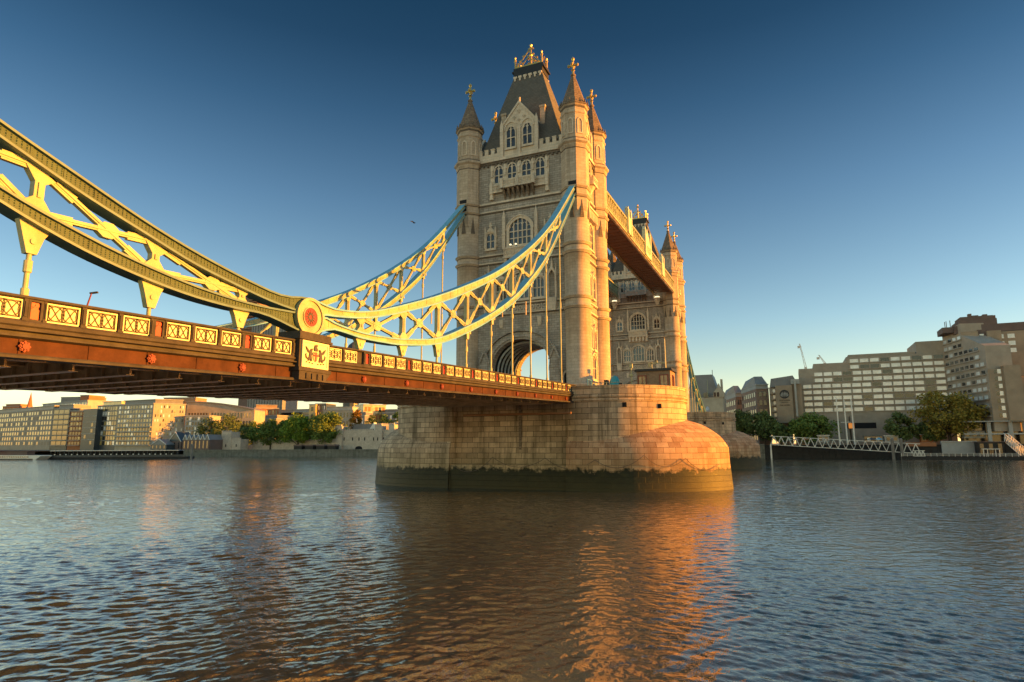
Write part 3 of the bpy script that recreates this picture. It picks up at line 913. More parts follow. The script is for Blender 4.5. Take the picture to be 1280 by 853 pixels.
def make_pier():
    t = thing('bridge_pier', 'nearer river pier of pale granite blocks, its rounded right end glowing orange above green algae', 'pier', (0, 0, WATER), 'bridge piers')
    o = pier_mesh_upper()
    zs = [(-3.0, 0.55), (2.0, 0.42), (5.0, 0.15), (8.0, 0.0), (11.55, 0.0)]
    b = MB()
    loft(b, [[(x, y, z) for x, y in scale_out(o, e)] for z, e in zs], True)
    b.box(-8.9, 9.3, -11.05, -9.0, -3, 2.9).box(-8.9, 9.3, 9.0, 11.05, -3, 2.9)
    b.build('pier_wall', M['pier'], t)
    b = MB()
    for x in (1.6,):
        b.box(x - .2, x + .2, -9.55, -9.3, 3.5, 11.5)
    b.build('dark_pilaster', M['spire'], t)
    b = MB()
    cop = [(11.55, -0.05), (11.6, 0.18), (11.78, 0.18), (11.82, 0.07), (12.0, 0.07), (12.05, 0.22), (12.25, 0.22), (12.3, 0.04), (13.45, 0.04), (13.48, 0.12), (13.62, 0.12), (13.64, -0.6), (12.4, -0.62)]
    loft(b, [[(x, y, z) for x, y in scale_out(o, e)] for z, e in cop])
    b.build('parapet', M['pier'], t)
    f = [(x, y, 12.45) for x, y in scale_out(o, -0.6)]
    MB().add(f, [tuple(range(len(f)))]).build('pier_deck', M['road'], t)
    # pointed, domed cutwaters
    for sx in (-1, 1):
        n = 22
        # gothic arcs from (12.7, -11) to the tip
        R0, tipx, hw = None, 28.9, 11.15
        cxl = 12.7
        # circle through (12.7,-11.15) tangent to +x there, ending at (28.9, 0)
        dx = tipx - cxl
        rad = (dx * dx + hw * hw) / (2 * hw)
        side = []
        for i in range(n + 1):
            a = math.asin(dx / rad) * i / n
            side.append((cxl + rad * math.sin(a), -hw + rad * (1 - math.cos(a))))
        outl = side + [(x, -y) for x, y in side[::-1][1:]]
        if sx < 0: outl = [(-x, y) for x, y in outl][::-1]
        rings = []
        def ring(k, z, e=0.0):
            r = []
            for x, y in outl:
                r.append((sx * 12.7 + (x - sx * 12.7) * (k + e / 16), y * (k + e / 11), z))
            r.append((sx * 9.0, r[-1][1], z)); r.append((sx * 9.0, r[0][1], z))
            return r
        for z, e in ((-3.0, 0.5), (1.5, 0.2), (3.2, 0.05), (5.2, 0.0)):
            rings.append(ring(1.0, z, e))
        for i in range(1, 23):
            k = 1 - (i / 23.0) ** 1.5 * 0.9
            s = 1 - k
            z = interp(DOME, s)
            rings.append(ring(k, z))
        b = MB()
        loft(b, rings, True)
        m = b.build('cutwater', M['cutwater'] if sx > 0 else M['pier'], t)  # redder blocks on the right-hand cutwater only
        try:
            m.data.set_sharp_from_angle(angle=R(40))
        except Exception: pass
    # weep holes, slot windows
    for (x, y, z) in ((16.9, -9.75, 10.95), (20.9, -6.75, 10.8)):
        w = 0.27
        MB().box(x - w, x + w, y - 0.2, y + 0.25, z - 0.3, z + 0.3).build('drain_hole', M['dark'], t)
    # mooring chains hung in swags along the foot
    pts = []
    P_ = [(-8, -11.0, 2.6), (-2, -10.75, 4.0), (6, -10.75, 3.9), (13.0, -11.25, 3.7), (19.2, -9.9, 4.3), (24.0, -6.9, 3.9), (28.0, -1.7, 3.4)]
    for i in range(len(P_) - 1):
        a, c = Vector(P_[i]), Vector(P_[i + 1])
        for k in range(12):
            s = k / 12
            q = a.lerp(c, s)
            q.z -= 1.3 * 4 * s * (1 - s)
            ox = scale_pt(q)
            pts.append(ox)
    b = MB().tube(pts, 0.035, 5)
    b.build('mooring_chain', M['shade_brown'], t)
    return t
def scale_pt(q):
    # keep the chain just proud of the pier face
    x, y, z = q
    if x < 12.7: return (x, -11.22 + 0.03 * max(0, z - 2), z)
    tipx, hw = 28.9, 11.15
    dx = tipx - 12.7
    rad = (dx * dx + hw * hw) / (2 * hw)
    yy = -hw + rad - math.sqrt(max(0.1, rad * rad - (x - 12.7) ** 2))
    return (x + 0.12, yy - 0.28, z)
M['orange_pipe'] = m_plain('rust brown pipe', (0.30, 0.14, 0.06), 0.5)
pierA = make_pier()
pierB = copy_tree(pierA)
pierB.location = (0, FAR, WATER)
pierB['label'] = 'farther river pier, its pale rounded end in shade just right of the orange nearer pier'
b = MB()
px = np.linspace(-4.2, 11.4, 12)
b.tube([(x, -15.8, 9.72) for x in px], 0.16, 8)
r = b.build('service_pipe', M['orange_pipe'], None, (3, -15.8, 9.72))
tag(r, 'long orange lit pipe in front of the pier, slung under the deck end', 'pipe')
b = MB()
for x in (-3, 1.5, 6, 8.8):
    b.box(x - 0.05, x + 0.05, -15.86, -15.74, 9.8, 11.3)
b.build('bracket', M['under'], r)
# ================================================================== SIDE SPAN DECKS
def T(y):                      # top of the parapet along the side span
    return 11.62 + 0.0325 * (y + 79.6)
YK = [-62.2 + 5.43 * k for k in range(-7, 10)]
Y0, Y1 = -112.0, -9.6
HX = 9.9                       # half width at the parapet face

def strip(b, sx, prof, ys):
    """sweep an (x, dz) profile along the deck edge following T(y)"""
    for i in range(len(ys) - 1):
        ya, yb = ys[i], ys[i + 1]
        n = len(prof)
        vs = [(sx * x, ya, T(ya) + dz) for x, dz in prof] + [(sx * x, yb, T(yb) + dz) for x, dz in prof]
        b.add(vs, [(j, (j + 1) % n, n + (j + 1) % n, n + j) for j in range(n)] + ([tuple(range(n))] if i == 0 else []) + ([tuple(range(2 * n - 1, n - 1, -1))] if i == len(ys) - 2 else []))
    return b
YS = [Y0, -80, -60, -40, -20, Y1]

def make_deck():
    t = thing('bridge_deck', 'nearer side span deck with red brown edge girders and grimy ribbed underside', 'bridge deck', (0, -10, 12.4), 'side span decks')
    b = MB()
    strip(b, 1, [(-9.2, -1.0), (9.2, -1.0), (9.2, -1.35), (-9.2, -1.35)], YS)
    b.build('roadway', M['road'], t)
    b = MB()
    for sx in (-1, 1):
        strip(b, sx, [(5.6, -0.86), (9.3, -0.86), (9.3, -1.0), (5.6, -1.0)], YS)
    b.build('footway', M['rail'], t)
    for sx in (-1, 1):
        b = MB()       # stepped cornice under the parapet
        strip(b, sx, [(9.3, -1.12), (10.12, -1.12), (10.12, -1.2), (10.04, -1.26), (10.04, -1.34), (10.2, -1.36), (10.2, -1.42), (9.98, -1.46), (9.98, -1.56), (10.1, -1.58), (10.1, -1.66), (9.9, -1.72), (9.3, -1.72)], YS)
        strip(b, sx, [(9.35, -2.34), (10.06, -2.34), (10.1, -2.4), (10.1, -2.5), (9.35, -2.5)], YS)
        b.build('moulding', M['rail'], t)
        b = MB()
        strip(b, sx, [(9.4, -1.70), (9.84, -1.70), (9.84, -2.36), (9.4, -2.36)], YS)
        y = Y0 + 0.7
        while y < Y1 - 0.3:
            z = T(y)
            x0, x1 = sorted((sx * 9.83, sx * 9.87))
            b.box(x0, x1, y - 0.05, y + 0.05, z - 2.35, z - 1.71)
            y += 5.43 / 2
        g = b.build('edge_girder', M['web'], t)
        for yk in YK:
            if yk < -86: continue
            z = T(yk) - 2.02
            b = MB()
            fr = Fr((sx * 9.84, yk - 0.1, z), (0, sx, 0), (sx, 0, 0))
            ptsr = [(0.21 * (1 + 0.14 * math.cos(8 * a)) * math.cos(a), 0.21 * (1 + 0.14 * math.cos(8 * a)) * math.sin(a)) for a in [2 * PI * i / 32 for i in range(32)]]
            b.prism(ptsr, fr, -0.02, 0.12)
            b.prism([(0.12 * math.cos(2 * PI * i / 8), 0.12 * math.sin(2 * PI * i / 8)) for i in range(8)], fr, 0.1, 0.18)
            for q in range(8):
                a = 2 * PI * q / 8
                b.prism([(0.15 * math.cos(a) + .04 * math.cos(2 * PI * i / 6), 0.15 * math.sin(a) + .04 * math.sin(2 * PI * i / 6)) for i in range(6)], fr, 0.1, 0.16)
            b.build('rosette', M['rosette'], g)
    # cross girders and stringers underneath
    y = -108.0
    while y < Y1 - 1:
        z = T(y) - 2.62
        b = MB()
        b.box(-7.9, 7.9, y - 0.05, y + 0.05, z - 0.02, z + 1.15)
        b.box(-7.9, 7.9, y - 0.22, y + 0.22, z - 0.06, z - 0.02)
        for x in np.arange(-7.2, 7.3, 1.2):
            for s in (-1, 1):
                ya, yb = sorted((y + s * 0.05, y + s * 0.2))
                b.box(x - 0.05, x + 0.05, ya, yb, z - 0.02, z + 1.0)
        b.build('cross_girder', M['under'], t)
        y += 5.43 / 2
    for x in (-7.8, -5.4, -3.0, -0.6, 1.8, 4.2, 6.6, 8.6):
        b = MB()
        strip(b, 1, [(x - 0.05, -1.36), (x + 0.05, -1.36), (x + 0.05, -2.2), (x + 0.16, -2.2), (x + 0.16, -2.26), (x - 0.16, -2.26), (x - 0.16, -2.2), (x - 0.05, -2.2)], YS)
        b.build('stringer', M['under'], t)
    return t
deckA = make_deck()

# ------------------------------------------------------------------ parapets with tracery panels
def tracery_mesh_a(fr, w, h):
    b = MB()
    d = 0.035
    def line(pts, wd=0.035):
        for i in range(len(pts) - 1):
            (u0, v0), (u1, v1) = pts[i], pts[i + 1]
            dx, dy = u1 - u0, v1 - v0
            l = math.hypot(dx, dy) or 1
            nx, ny = -dy / l * wd / 2, dx / l * wd / 2
            b.add([fr.p(u0 + nx, v0 + ny, d), fr.p(u0 - nx, v0 - ny, d), fr.p(u1 - nx, v1 - ny, d), fr.p(u1 + nx, v1 + ny, d),
                   fr.p(u0 + nx, v0 + ny, 0), fr.p(u0 - nx, v0 - ny, 0), fr.p(u1 - nx, v1 - ny, 0), fr.p(u1 + nx, v1 + ny, 0)],
                  [(0, 1, 2, 3), (0, 4, 5, 1), (2, 6, 7, 3), (1, 5, 6, 2), (3, 7, 4, 0)])
    hw, hh = w / 2 - 0.09, h / 2 - 0.09
    line([(-hw, -hh), (hw, -hh), (hw, hh), (-hw, hh), (-hw, -hh)], 0.05)
    for sg in (-1, 1):
        line([(x, sg * hh * math.cos(2 * PI * (x + hw) / (hw * 2) * 1.0 + 0)) for x in np.linspace(-hw, hw, 25)])
        cx = sg * hw / 2
        r = min(hh * 0.98, hw / 2)
        line([(cx + r * 1.0 * math.cos(2 * PI * k / 20), r * math.sin(2 * PI * k / 20)) for k in range(21)], 0.03)
        line([(0, -hh), (sg * hw * 0.10, 0), (0, hh)], 0.03)
        line([(sg * hw, -hh), (sg * hw * 0.90, 0), (sg * hw, hh)], 0.03)
    return b
def tracery_mesh_b(fr, w, h):
    b = MB()
    d = 0.035
    hw, hh = w / 2 - 0.1, h / 2 - 0.08
    b.ring([(-hw - .03, -hh - .03), (hw + .03, -hh - .03), (hw + .03, hh + .03), (-hw - .03, hh + .03)], [(-hw, -hh), (hw, -hh), (hw, hh), (-hw, hh)], fr, 0, d)
    for cx in (-hw * 0.5, hw * 0.5):
        for k in range(4):
            a = PI / 2 * k + PI / 4
            ux, vy = cx + hw * 0.25 * math.cos(a) * 1.3, hh * 0.5 * math.sin(a) * 1.3
            r = hh * 0.36
            b.ring([(ux + r * math.cos(PI * j / 5), vy + r * math.sin(PI * j / 5)) for j in range(10)],
                   [(ux + r * .72 * math.cos(PI * j / 5), vy + r * .72 * math.sin(PI * j / 5)) for j in range(10)], fr, 0, d)
        r = hh * 0.22
        b.prism([(cx + r * math.cos(PI * j / 4), r * math.sin(PI * j / 4)) for j in range(8)], fr, 0, d, back=False)
    b.fbox(fr, -0.02, 0.02, -hh, hh, 0, d)
    return b

def make_parapet(sx, label):
    t = thing('parapet', label, 'parapet', (sx * HX, -9.7, T(-9.7) - 1.1), 'parapets of the side span')
    ys = [-100, -80, -64.0]
    for ya, yb in ((-101.0, -63.95), (-61.1, -9.6)):
        b = MB()
        yy = list(np.linspace(ya, yb, 6))
        strip(b, sx, [(9.62, 0.0), (10.06, 0.0), (10.06, -0.09), (9.98, -0.13), (9.7, -0.13), (9.62, -0.09)], yy)
        b.build('top_rail', M['rail'], t)
        b = MB()
        strip(b, sx, [(9.66, -0.98), (10.02, -0.98), (10.06, -1.06), (10.06, -1.13), (9.6, -1.13)], yy)
        b.build('base_rail', M['rail'], t)
        b = MB()
        strip(b, sx, [(9.76, -0.12), (9.86, -0.12), (9.86, -0.99), (9.76, -0.99)], yy)
        b.build('backing', M['rail'], t)
    shear = 0.0325
    def post(y, w):
        z = T(y)
        b = MB()
        x0, x1 = sorted((sx * 9.72, sx * 10.02))
        b.box(x0, x1, y - w / 2, y + w / 2, z - 1.0, z - 0.1)
        x0, x1 = sorted((sx * 9.7, sx * 10.05))
        b.box(x0, x1, y - w / 2 - .03, y + w / 2 + .03, z - 1.0, z - 0.9)
        x0, x1 = sorted((sx * 10.0, sx * 10.06))
        b.box(x0, x1, y - w / 2 + .03, y + w / 2 - .03, z - 0.84, z - 0.22)
        b.build('post', M['rail'], t)
    cache = {}
    def panel(y0, y1, kind):
        yc = (y0 + y1) / 2
        w = y1 - y0
        z = T(yc) - 0.555
        fr = Fr((sx * 9.86, yc, z), (0, sx, sx * 0 + 0), (sx, 0, 0))
        class Sh(Fr):
            def p(s, u, v, d):
                q = Fr.p(s, u, v, d)
                return (q[0], q[1], q[2] + 0.0325 * (q[1] - yc))
        fr = Sh((sx * 9.86, yc, z), (0, sx, 0), (sx, 0, 0))
        b = MB()
        b.fbox(fr, -w / 2, w / 2, -0.4, 0.4, 0, 0.05)
        b.ring([(-w / 2, -.4), (w / 2, -.4), (w / 2, .4), (-w / 2, .4)], [(-w / 2 + .06, -.34), (w / 2 - .06, -.34), (w / 2 - .06, .34), (-w / 2 + .06, .34)], fr, 0.05, 0.085)
        p = b.build('tracery_panel', M['cream'], t)
        f2 = Sh((sx * 9.912, yc, z), (0, sx, 0), (sx, 0, 0))
        (tracery_mesh_a if kind == 0 else tracery_mesh_b)(f2, w, 0.8).build('tracery', M['tracery'], p)
    def shield(y0, y1):
        yc = (y0 + y1) / 2
        w = y1 - y0
        z = T(yc) - 0.555
        fr = Fr((sx * 9.86, yc, z), (0, sx, 0), (sx, 0, 0))
        b = MB()
        b.ring([(-w / 2, -.44), (w / 2, -.44), (w / 2, .44), (-w / 2, .44)], [(-w / 2 + .1, -.36), (w / 2 - .1, -.36), (w / 2 - .1, .36), (-w / 2 + .1, .36)], fr, 0, 0.14)
        p = b.build('shield_frame', M['rail'], t)
        b = MB()
        hw = w / 2 - 0.1
        b.fbox(fr, -hw, hw, -0.36, 0.36, 0, 0.03)
        b.prism([(-hw * .9, -.34), (hw * .9, -.34), (hw * .9, .05), (0, .2), (-hw * .9, .05)], fr, 0.02, 0.07)
        for sg in (-1, 1):
            b.prism([(sg * hw * .45 + .1 * math.cos(2 * PI * i / 8), 0.24 + .08 * math.sin(2 * PI * i / 8)) for i in range(8)], fr, 0.02, 0.06)
        b.build('red_shield', M['red'], p)
    for yk in YK[1:]:
        k = round((yk + 62.2) / 5.43)
        s = yk - 0.1
        if k != 0:
            if k >= 9:
                items = [(0.62, 1.9)]
            else:
                items = [(0.62, 1.97), (2.25, 3.6), (3.88, 5.2)]
            if k == -1:
                items = [(0.62, 1.97), (2.25, 3.6)]
                panel(s + 3.88, -64.0, 0)
            shield(s - 0.06, s + 0.5)
            post(s - 0.16, 0.16)
            post(s + 0.56, 0.1)
        else:
            items = [(1.3, 2.6), (2.88, 4.2)]
            post(-60.98, 0.16)
            items = [(-60.85 - s, -59.45 - s), (-59.17 - s, -57.8 - s)]
        for i, (a, c) in enumerate(items):
            if s + c > -9.7: continue
            panel(s + a, s + c, 0 if k < 0 else 1)
            if i < len(items) - 1 or k in (-1,):
                post(s + c + 0.14, 0.2)
    return t
make_parapet(1, 'sunlit near parapet of cream tracery panels and red shields')
make_parapet(-1, 'parapet of tracery panels along the far edge of the side span, behind the roadway')

# ================================================================== SUSPENSION CHAINS
UT = [(-96, 25.2), (-90, 22.3), (-85, 20.2), (-80.24, 18.45), (-77, 17.4), (-73.85, 16.42), (-71.2, 15.75), (-68.4, 15.2), (-66.5, 14.9), (-65.2, 14.76), (-64.2, 14.8), (-63.2, 14.98), (-62.5, 15.05), (-61.6, 15.0), (-60.4, 14.86), (-59.4, 14.9), (-57.2, 15.2), (-54.8, 15.8), (-51.8, 16.78), (-46.4, 18.73), (-41, 20.95), (-35.4, 23.45), (-29.9, 26.4), (-24.5, 29.7), (-19.2, 33.4), (-14.5, 37.3), (-6.7, 44.6)]
UB = [(-96, 24.2), (-90, 21.4), (-85, 19.4), (-80.17, 17.72), (-77, 16.63), (-73.87, 15.75), (-71.1, 15.0), (-68.3, 14.5), (-66.5, 14.22), (-65.5, 14.1), (-64.2, 14.0), (-63.2, 13.95), (-62.5, 13.9), (-61.6, 14.0), (-60.9, 14.18), (-59.75, 14.29), (-57.2, 14.66), (-54.8, 15.22), (-51.8, 16.13), (-46.4, 17.96), (-41, 20.15), (-35.4, 22.74), (-29.9, 25.72), (-24.5, 29.0), (-19.2, 32.75), (-14.5, 36.6), (-6.7, 43.9)]
LT = [(-96, 23.6), (-90, 20.2), (-85, 17.9), (-80, 15.85), (-76.8, 14.95), (-73.86, 14.35), (-71, 13.95), (-68.2, 13.77), (-66.1, 13.78), (-63.5, 13.93), (-62.5, 14.0), (-61.6, 13.98), (-60.95, 14.1), (-59.7, 13.86), (-57.1, 13.72), (-54.7, 13.8), (-51.8, 14.03), (-46.4, 14.95), (-41, 16.9), (-35.4, 19.3), (-29.9, 22.2), (-24.5, 25.8), (-19.2, 30.0), (-14.5, 34.7), (-6.7, 43.3)]
LB = [(-96, 22.7), (-90, 19.4), (-85, 17.15), (-79.9, 15.15), (-76.7, 14.16), (-73.8, 13.6), (-71, 13.28), (-68.2, 13.2), (-66.4, 13.26), (-64.8, 13.05), (-63.8, 12.85), (-62.5, 12.7), (-61.3, 13.0), (-60.35, 13.33), (-59.3, 13.36), (-57.1, 13.24), (-54.7, 13.3), (-51.8, 13.48), (-46.4, 14.36), (-41, 16.2), (-35.4, 18.6), (-29.9, 21.45), (-24.5, 25.0), (-19.2, 29.25), (-14.5, 34.0), (-6.7, 42.6)]
HY, HZ = -62.45, 13.78
CX = 9.3

def make_chain(sx, label, yfun=lambda y: y, full=True, group='suspension chains'):
    cx = sx * CX
    t = thing('suspension_chain', label, 'bridge chain', (cx, yfun(HY), T(HY)), group)
    def chord(tt, tb, y0, y1, name, mw, mf):
        n = max(4, int(abs(y1 - y0) / 0.8))
        ys = np.linspace(y0, y1, n)
        b = MB()
        f = MB()
        def sweep(bb, prof):
            m = len(prof[0])
            vs = [p for pr in prof for p in pr]
            fs = []
            for i in range(len(prof) - 1):
                for j in range(m):
                    fs.append((i * m + j, i * m + (j + 1) % m, (i + 1) * m + (j + 1) % m, (i + 1) * m + j))
            fs += [tuple(range(m - 1, -1, -1)), tuple(range((len(prof) - 1) * m, len(prof) * m))]
            bb.add(vs, fs)
        W1, W2, FT = 0.30, 0.45, 0.10
        body, ft_, fb_ = [], [], []
        mid = []
        for y in ys:
            a, c = interp(tt, y), interp(tb, y)
            Y = yfun(y)
            body.append([(cx - W1, Y, c + FT), (cx + W1, Y, c + FT), (cx + W1, Y, a - FT), (cx - W1, Y, a - FT)])
            ft_.append([(cx - W2, Y, a - FT - .012), (cx + W2, Y, a - FT - .012), (cx + W2, Y, a), (cx - W2, Y, a)])
            fb_.append([(cx - W2, Y, c), (cx + W2, Y, c), (cx + W2, Y, c + FT + .012), (cx - W2, Y, c + FT + .012)])
            h = a - c
            mid.append([(cx - W1 - .05, Y, c + FT), (cx + W1 + .05, Y, c + FT), (cx + W1 + .05, Y, c + FT + 0.13), (cx - W1 - .05, Y, c + FT + 0.13)])
        sweep(b, body)
        sweep(b, mid)
        # riveted cover straps and stiffeners
        for y in np.arange(min(y0, y1) + 0.6, max(y0, y1) - 0.3, 1.36):
            a, c = interp(tt, y), interp(tb, y)
            e = 0.05
            a2, c2 = interp(tt, y + e * 2), interp(tb, y + e * 2)
            Y, Y2 = yfun(y), yfun(y + e * 2)
            b.hexa([(cx - W1 - .025, Y, c + .08), (cx + W1 + .025, Y, c + .08), (cx + W1 + .025, Y2, c2 + .08), (cx - W1 - .025, Y2, c2 + .08),
                    (cx - W1 - .025, Y, a - .08), (cx + W1 + .025, Y, a - .08), (cx + W1 + .025, Y2, a2 - .08), (cx - W1 - .025, Y2, a2 - .08)])
        if mw is M['chordA'] and sx > 0:      # rivet rows along both edges of the web
            for y in np.arange(min(y0, y1) + 10, max(y0, y1) - 1.2, 0.2):
                a, c = interp(tt, y), interp(tb, y)
                for z in (a - FT - .1, a - FT - .2, c + FT + .17, c + FT + .27):
                    X = cx + W1 + (.05 if z < c + FT + .13 else 0)
                    b.add([(X, y - .03, z - .03), (X, y + .03, z - .03), (X, y + .03, z + .03), (X, y - .03, z + .03), (X + .035, y, z)], [(0, 1, 4), (1, 2, 4), (2, 3, 4), (3, 0, 4)])
        o = b.build(name, mw, t)
        sweep(f, ft_)
        sweep(f, fb_)
        f.build('flange', mf, o)
    if full:
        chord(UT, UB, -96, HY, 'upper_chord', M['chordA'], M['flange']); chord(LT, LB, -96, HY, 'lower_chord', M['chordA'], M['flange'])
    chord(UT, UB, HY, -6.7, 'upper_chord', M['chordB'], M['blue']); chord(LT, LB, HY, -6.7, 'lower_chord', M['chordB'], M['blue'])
    # uprights with flared ends
    def zc(tab, y): return interp(tab, y)
    ks = list(range(-6, 10)) if full else list(range(1, 10))
    for k in ks:
        if k == 0: continue
        y = -62.2 + 5.43 * k
        zt_, zb_ = zc(UB, y), zc(LT, y)
        H = zt_ - zb_
        w, fl = 0.2, min(0.55, H * 0.4)
        prof = [(-w - fl, zt_ + .05), (-w, zt_ - fl), (-w, zb_ + fl), (-w - fl, zb_ - .05), (w + fl, zb_ - .05), (w, zb_ + fl), (w, zt_ - fl), (w + fl, zt_ + .05)]
        fr = Fr((cx, yfun(y), 0), (0, 1 if yfun(1) > yfun(0) else -1, 0), (1, 0, 0))
        b = MB()
        hw = 0.17
        s = 1
        sl_t = (zc(UB, y + .5) - zc(UB, y - .5)); sl_b = (zc(LT, y + .5) - zc(LT, y - .5))
        prof2 = []
        for i, (u, z) in enumerate(prof):
            dz = sl_t * u if i in (0, 7) else (sl_b * u if i in (3, 4) else (0.5 * sl_t * u if i in (1, 6) else 0.5 * sl_b * u))
            prof2.append((u, z + dz))
        b.prism(prof2, fr, -hw, hw)
        b.fbox(fr, -0.07, 0.07, zb_ + fl, zt_ - fl, hw, hw + 0.06)
        b.build('upright', M['white'], t)
    # crossed braces, one casting per bay
    bays = [(k, k + 1) for k in ks[:-1] if k != 0 and k + 1 != 0]
    for a, c in bays:
        ya, yc_ = -62.2 + 5.43 * a, -62.2 + 5.43 * c
        m = 0.32
        pts = [(ya + m, zc(UB, ya + m)), (yc_ - m, zc(LT, yc_ - m)), (ya + m, zc(LT, ya + m)), (yc_ - m, zc(UB, yc_ - m))]
        b = MB()
        wv = 0.22
        for (y0, z0), (y1, z1), off in ((pts[0], pts[1], 0.0), (pts[2], pts[3], 0.012)):
            p = Vector((cx, yfun(y0), z0)); q = Vector((cx, yfun(y1), z1))
            d = (q - p).normalized()
            b.beam(p - d * .1, q + d * .1, 0.24 + off, wv, (0, -d.z, d.y))
            b.beam(p, q, 0.34 + off, 0.07, (0, -d.z, d.y))
            for e0, e1 in ((0, 0.24), (0.76, 1)):   # widened gusset ends
                r0, r1 = p.lerp(q, e0), p.lerp(q, e1)
                b.beam(r0, r1, 0.20 + off, wv * 1.75, (0, -d.z, d.y))
        cy_, cz_ = (pts[0][0] + pts[1][0]) / 2, sum(z for _, z in pts) / 4
        # meeting point
        (x1, z1), (x2, z2), (x3, z3), (x4, z4) = pts
        den = (x1 - x2) * (z3 - z4) - (z1 - z2) * (x3 - x4)
        if abs(den) > 1e-6:
            yi = ((x1 * z2 - z1 * x2) * (x3 - x4) - (x1 - x2) * (x3 * z4 - z3 * x4)) / den
            zi = ((x1 * z2 - z1 * x2) * (z3 - z4) - (z1 - z2) * (x3 * z4 - z3 * x4)) / den
            rr = 0.46
            b.prism([(rr * 1.15 * math.cos(PI * i / 4 + .39), rr * .85 * math.sin(PI * i / 4 + .39)) for i in range(8)], Fr((cx, yfun(yi), zi), (0, 1, 0), (1, 0, 0)), -0.145, 0.145)
        b.build('cross_brace', M['white'], t)
    # hangers with forked heads
    for k in ks:
        if k == 0: continue
        y = -62.2 + 5.43 * k
        zt_ = zc(LB, y)
        zb_ = T(y) - 0.05
        Y = yfun(y)
        b = MB()
        sl = zc(LB, y + .45) - zc(LB, y - .45)
        hgt = min(1.15, (zt_ - zb_) * 0.75)
        fr = Fr((cx, Y, 0), (0, 1 if yfun(1) > yfun(0) else -1, 0), (1, 0, 0))
        if k < 4:
            b.prism([(-0.6, zt_ - sl * .6 + .04), (-0.42, zt_ - hgt * .35), (-0.2, zt_ - hgt), (0.2, zt_ - hgt), (0.42, zt_ - hgt * .35), (0.6, zt_ + sl * .6 + .04)], fr, -0.16, 0.16)
        else:
            b.prism([(-0.3, zt_ - sl * .3 + .05), (-0.2, zt_ - 0.7), (0.2, zt_ - 0.7), (0.3, zt_ + sl * .3 + .05)], fr, -0.2, 0.2)
            b.fbox(fr, 0.3, 0.52, zt_ - 0.15, zt_ + 0.35, -0.24, 0.24)
        b.lathe(cx + sx * 0.0, Y, [(0.1, zt_ - (hgt - .06 if k < 4 else 0.6))] + [(0.1, zb_)], 10, 0, True)
        zz = zt_ - max(hgt, 0.7) - 0.25
        if zz - zb_ > 0.7:
            b.lathe(cx, Y, [(0.1, zz), (0.16, zz - .03), (0.16, zz - 0.5), (0.1, zz - .55)], 10)
            b.lathe(cx, Y, [(0.1, zb_ + .5), (0.15, zb_ + .47), (0.15, zb_), (0.1, zb_)], 10)
        if zt_ - zb_ > 8:
            zz = (zt_ + zb_) / 2
            b.lathe(cx, Y, [(0.1, zz + .4), (0.15, zz + .37), (0.15, zz - .37), (0.1, zz - .4)], 10)
        p = MB()
        for s in (-1, 1):
            p.prism([(0.12 * math.cos(PI * i / 5), zt_ - hgt * .55 + 0.12 * math.sin(PI * i / 5)) for i in range(10)], Fr((cx, Y, 0), (0, s, 0), (s, 0, 0)), 0.1, 0.22)
        h = b.build('hanger', M['white'], t)
        if k < 4: p.build('pin', M['white'], h)
    # the pinned joint with its painted roundel
    for s in (-1, 1):
        fr = Fr((cx, yfun(HY), HZ), (0, s, 0), (s, 0, 0))
        def circ(r, n=40): return [(r * math.cos(2 * PI * i / n), r * math.sin(2 * PI * i / n)) for i in range(n)]
        b = MB()
        b.prism(circ(1.22), fr, 0.0, 0.5)
        b.ring(circ(1.24), circ(1.06), fr, 0.48, 0.6)
        b.ring(circ(0.66), circ(0.60), fr, 0.48, 0.56)
        o = b.build('roundel', M['white'], t)
        b = MB()
        b.prism(circ(0.61), fr, 0.45, 0.53)
        r = b.build('roundel_centre', M['red'], o)
        b = MB()
        for q in range(12):
            a = 2 * PI * q / 12
            c0, s0 = math.cos(a), math.sin(a)
            b.prism([(0.2 * c0 - 0.05 * s0, 0.2 * s0 + 0.05 * c0), (0.2 * c0 + .05 * s0, 0.2 * s0 - .05 * c0), (0.42 * c0 + .03 * s0, .42 * s0 - .03 * c0), (0.47 * c0, 0.47 * s0), (0.42 * c0 - .03 * s0, .42 * s0 + .03 * c0)][::-1], fr, 0.5, 0.56)
        b.ring(circ(0.2, 16), circ(0.13, 16), fr, 0.5, 0.56)
        b.build('roundel_star', M['tracery'], o)
    return t
make_chain(1, 'sunlit near suspension chain with red roundel, rising left and to the tower')
make_chain(-1, 'far suspension chain, seen behind the near chain and left of the tower')
mir = lambda y: FAR - y
for sx, lab in ((1, 'suspension chain falling right behind the farther tower'), (-1, 'suspension chain on the hidden far side beyond the farther tower')):
    make_chain(sx, lab, mir, False)

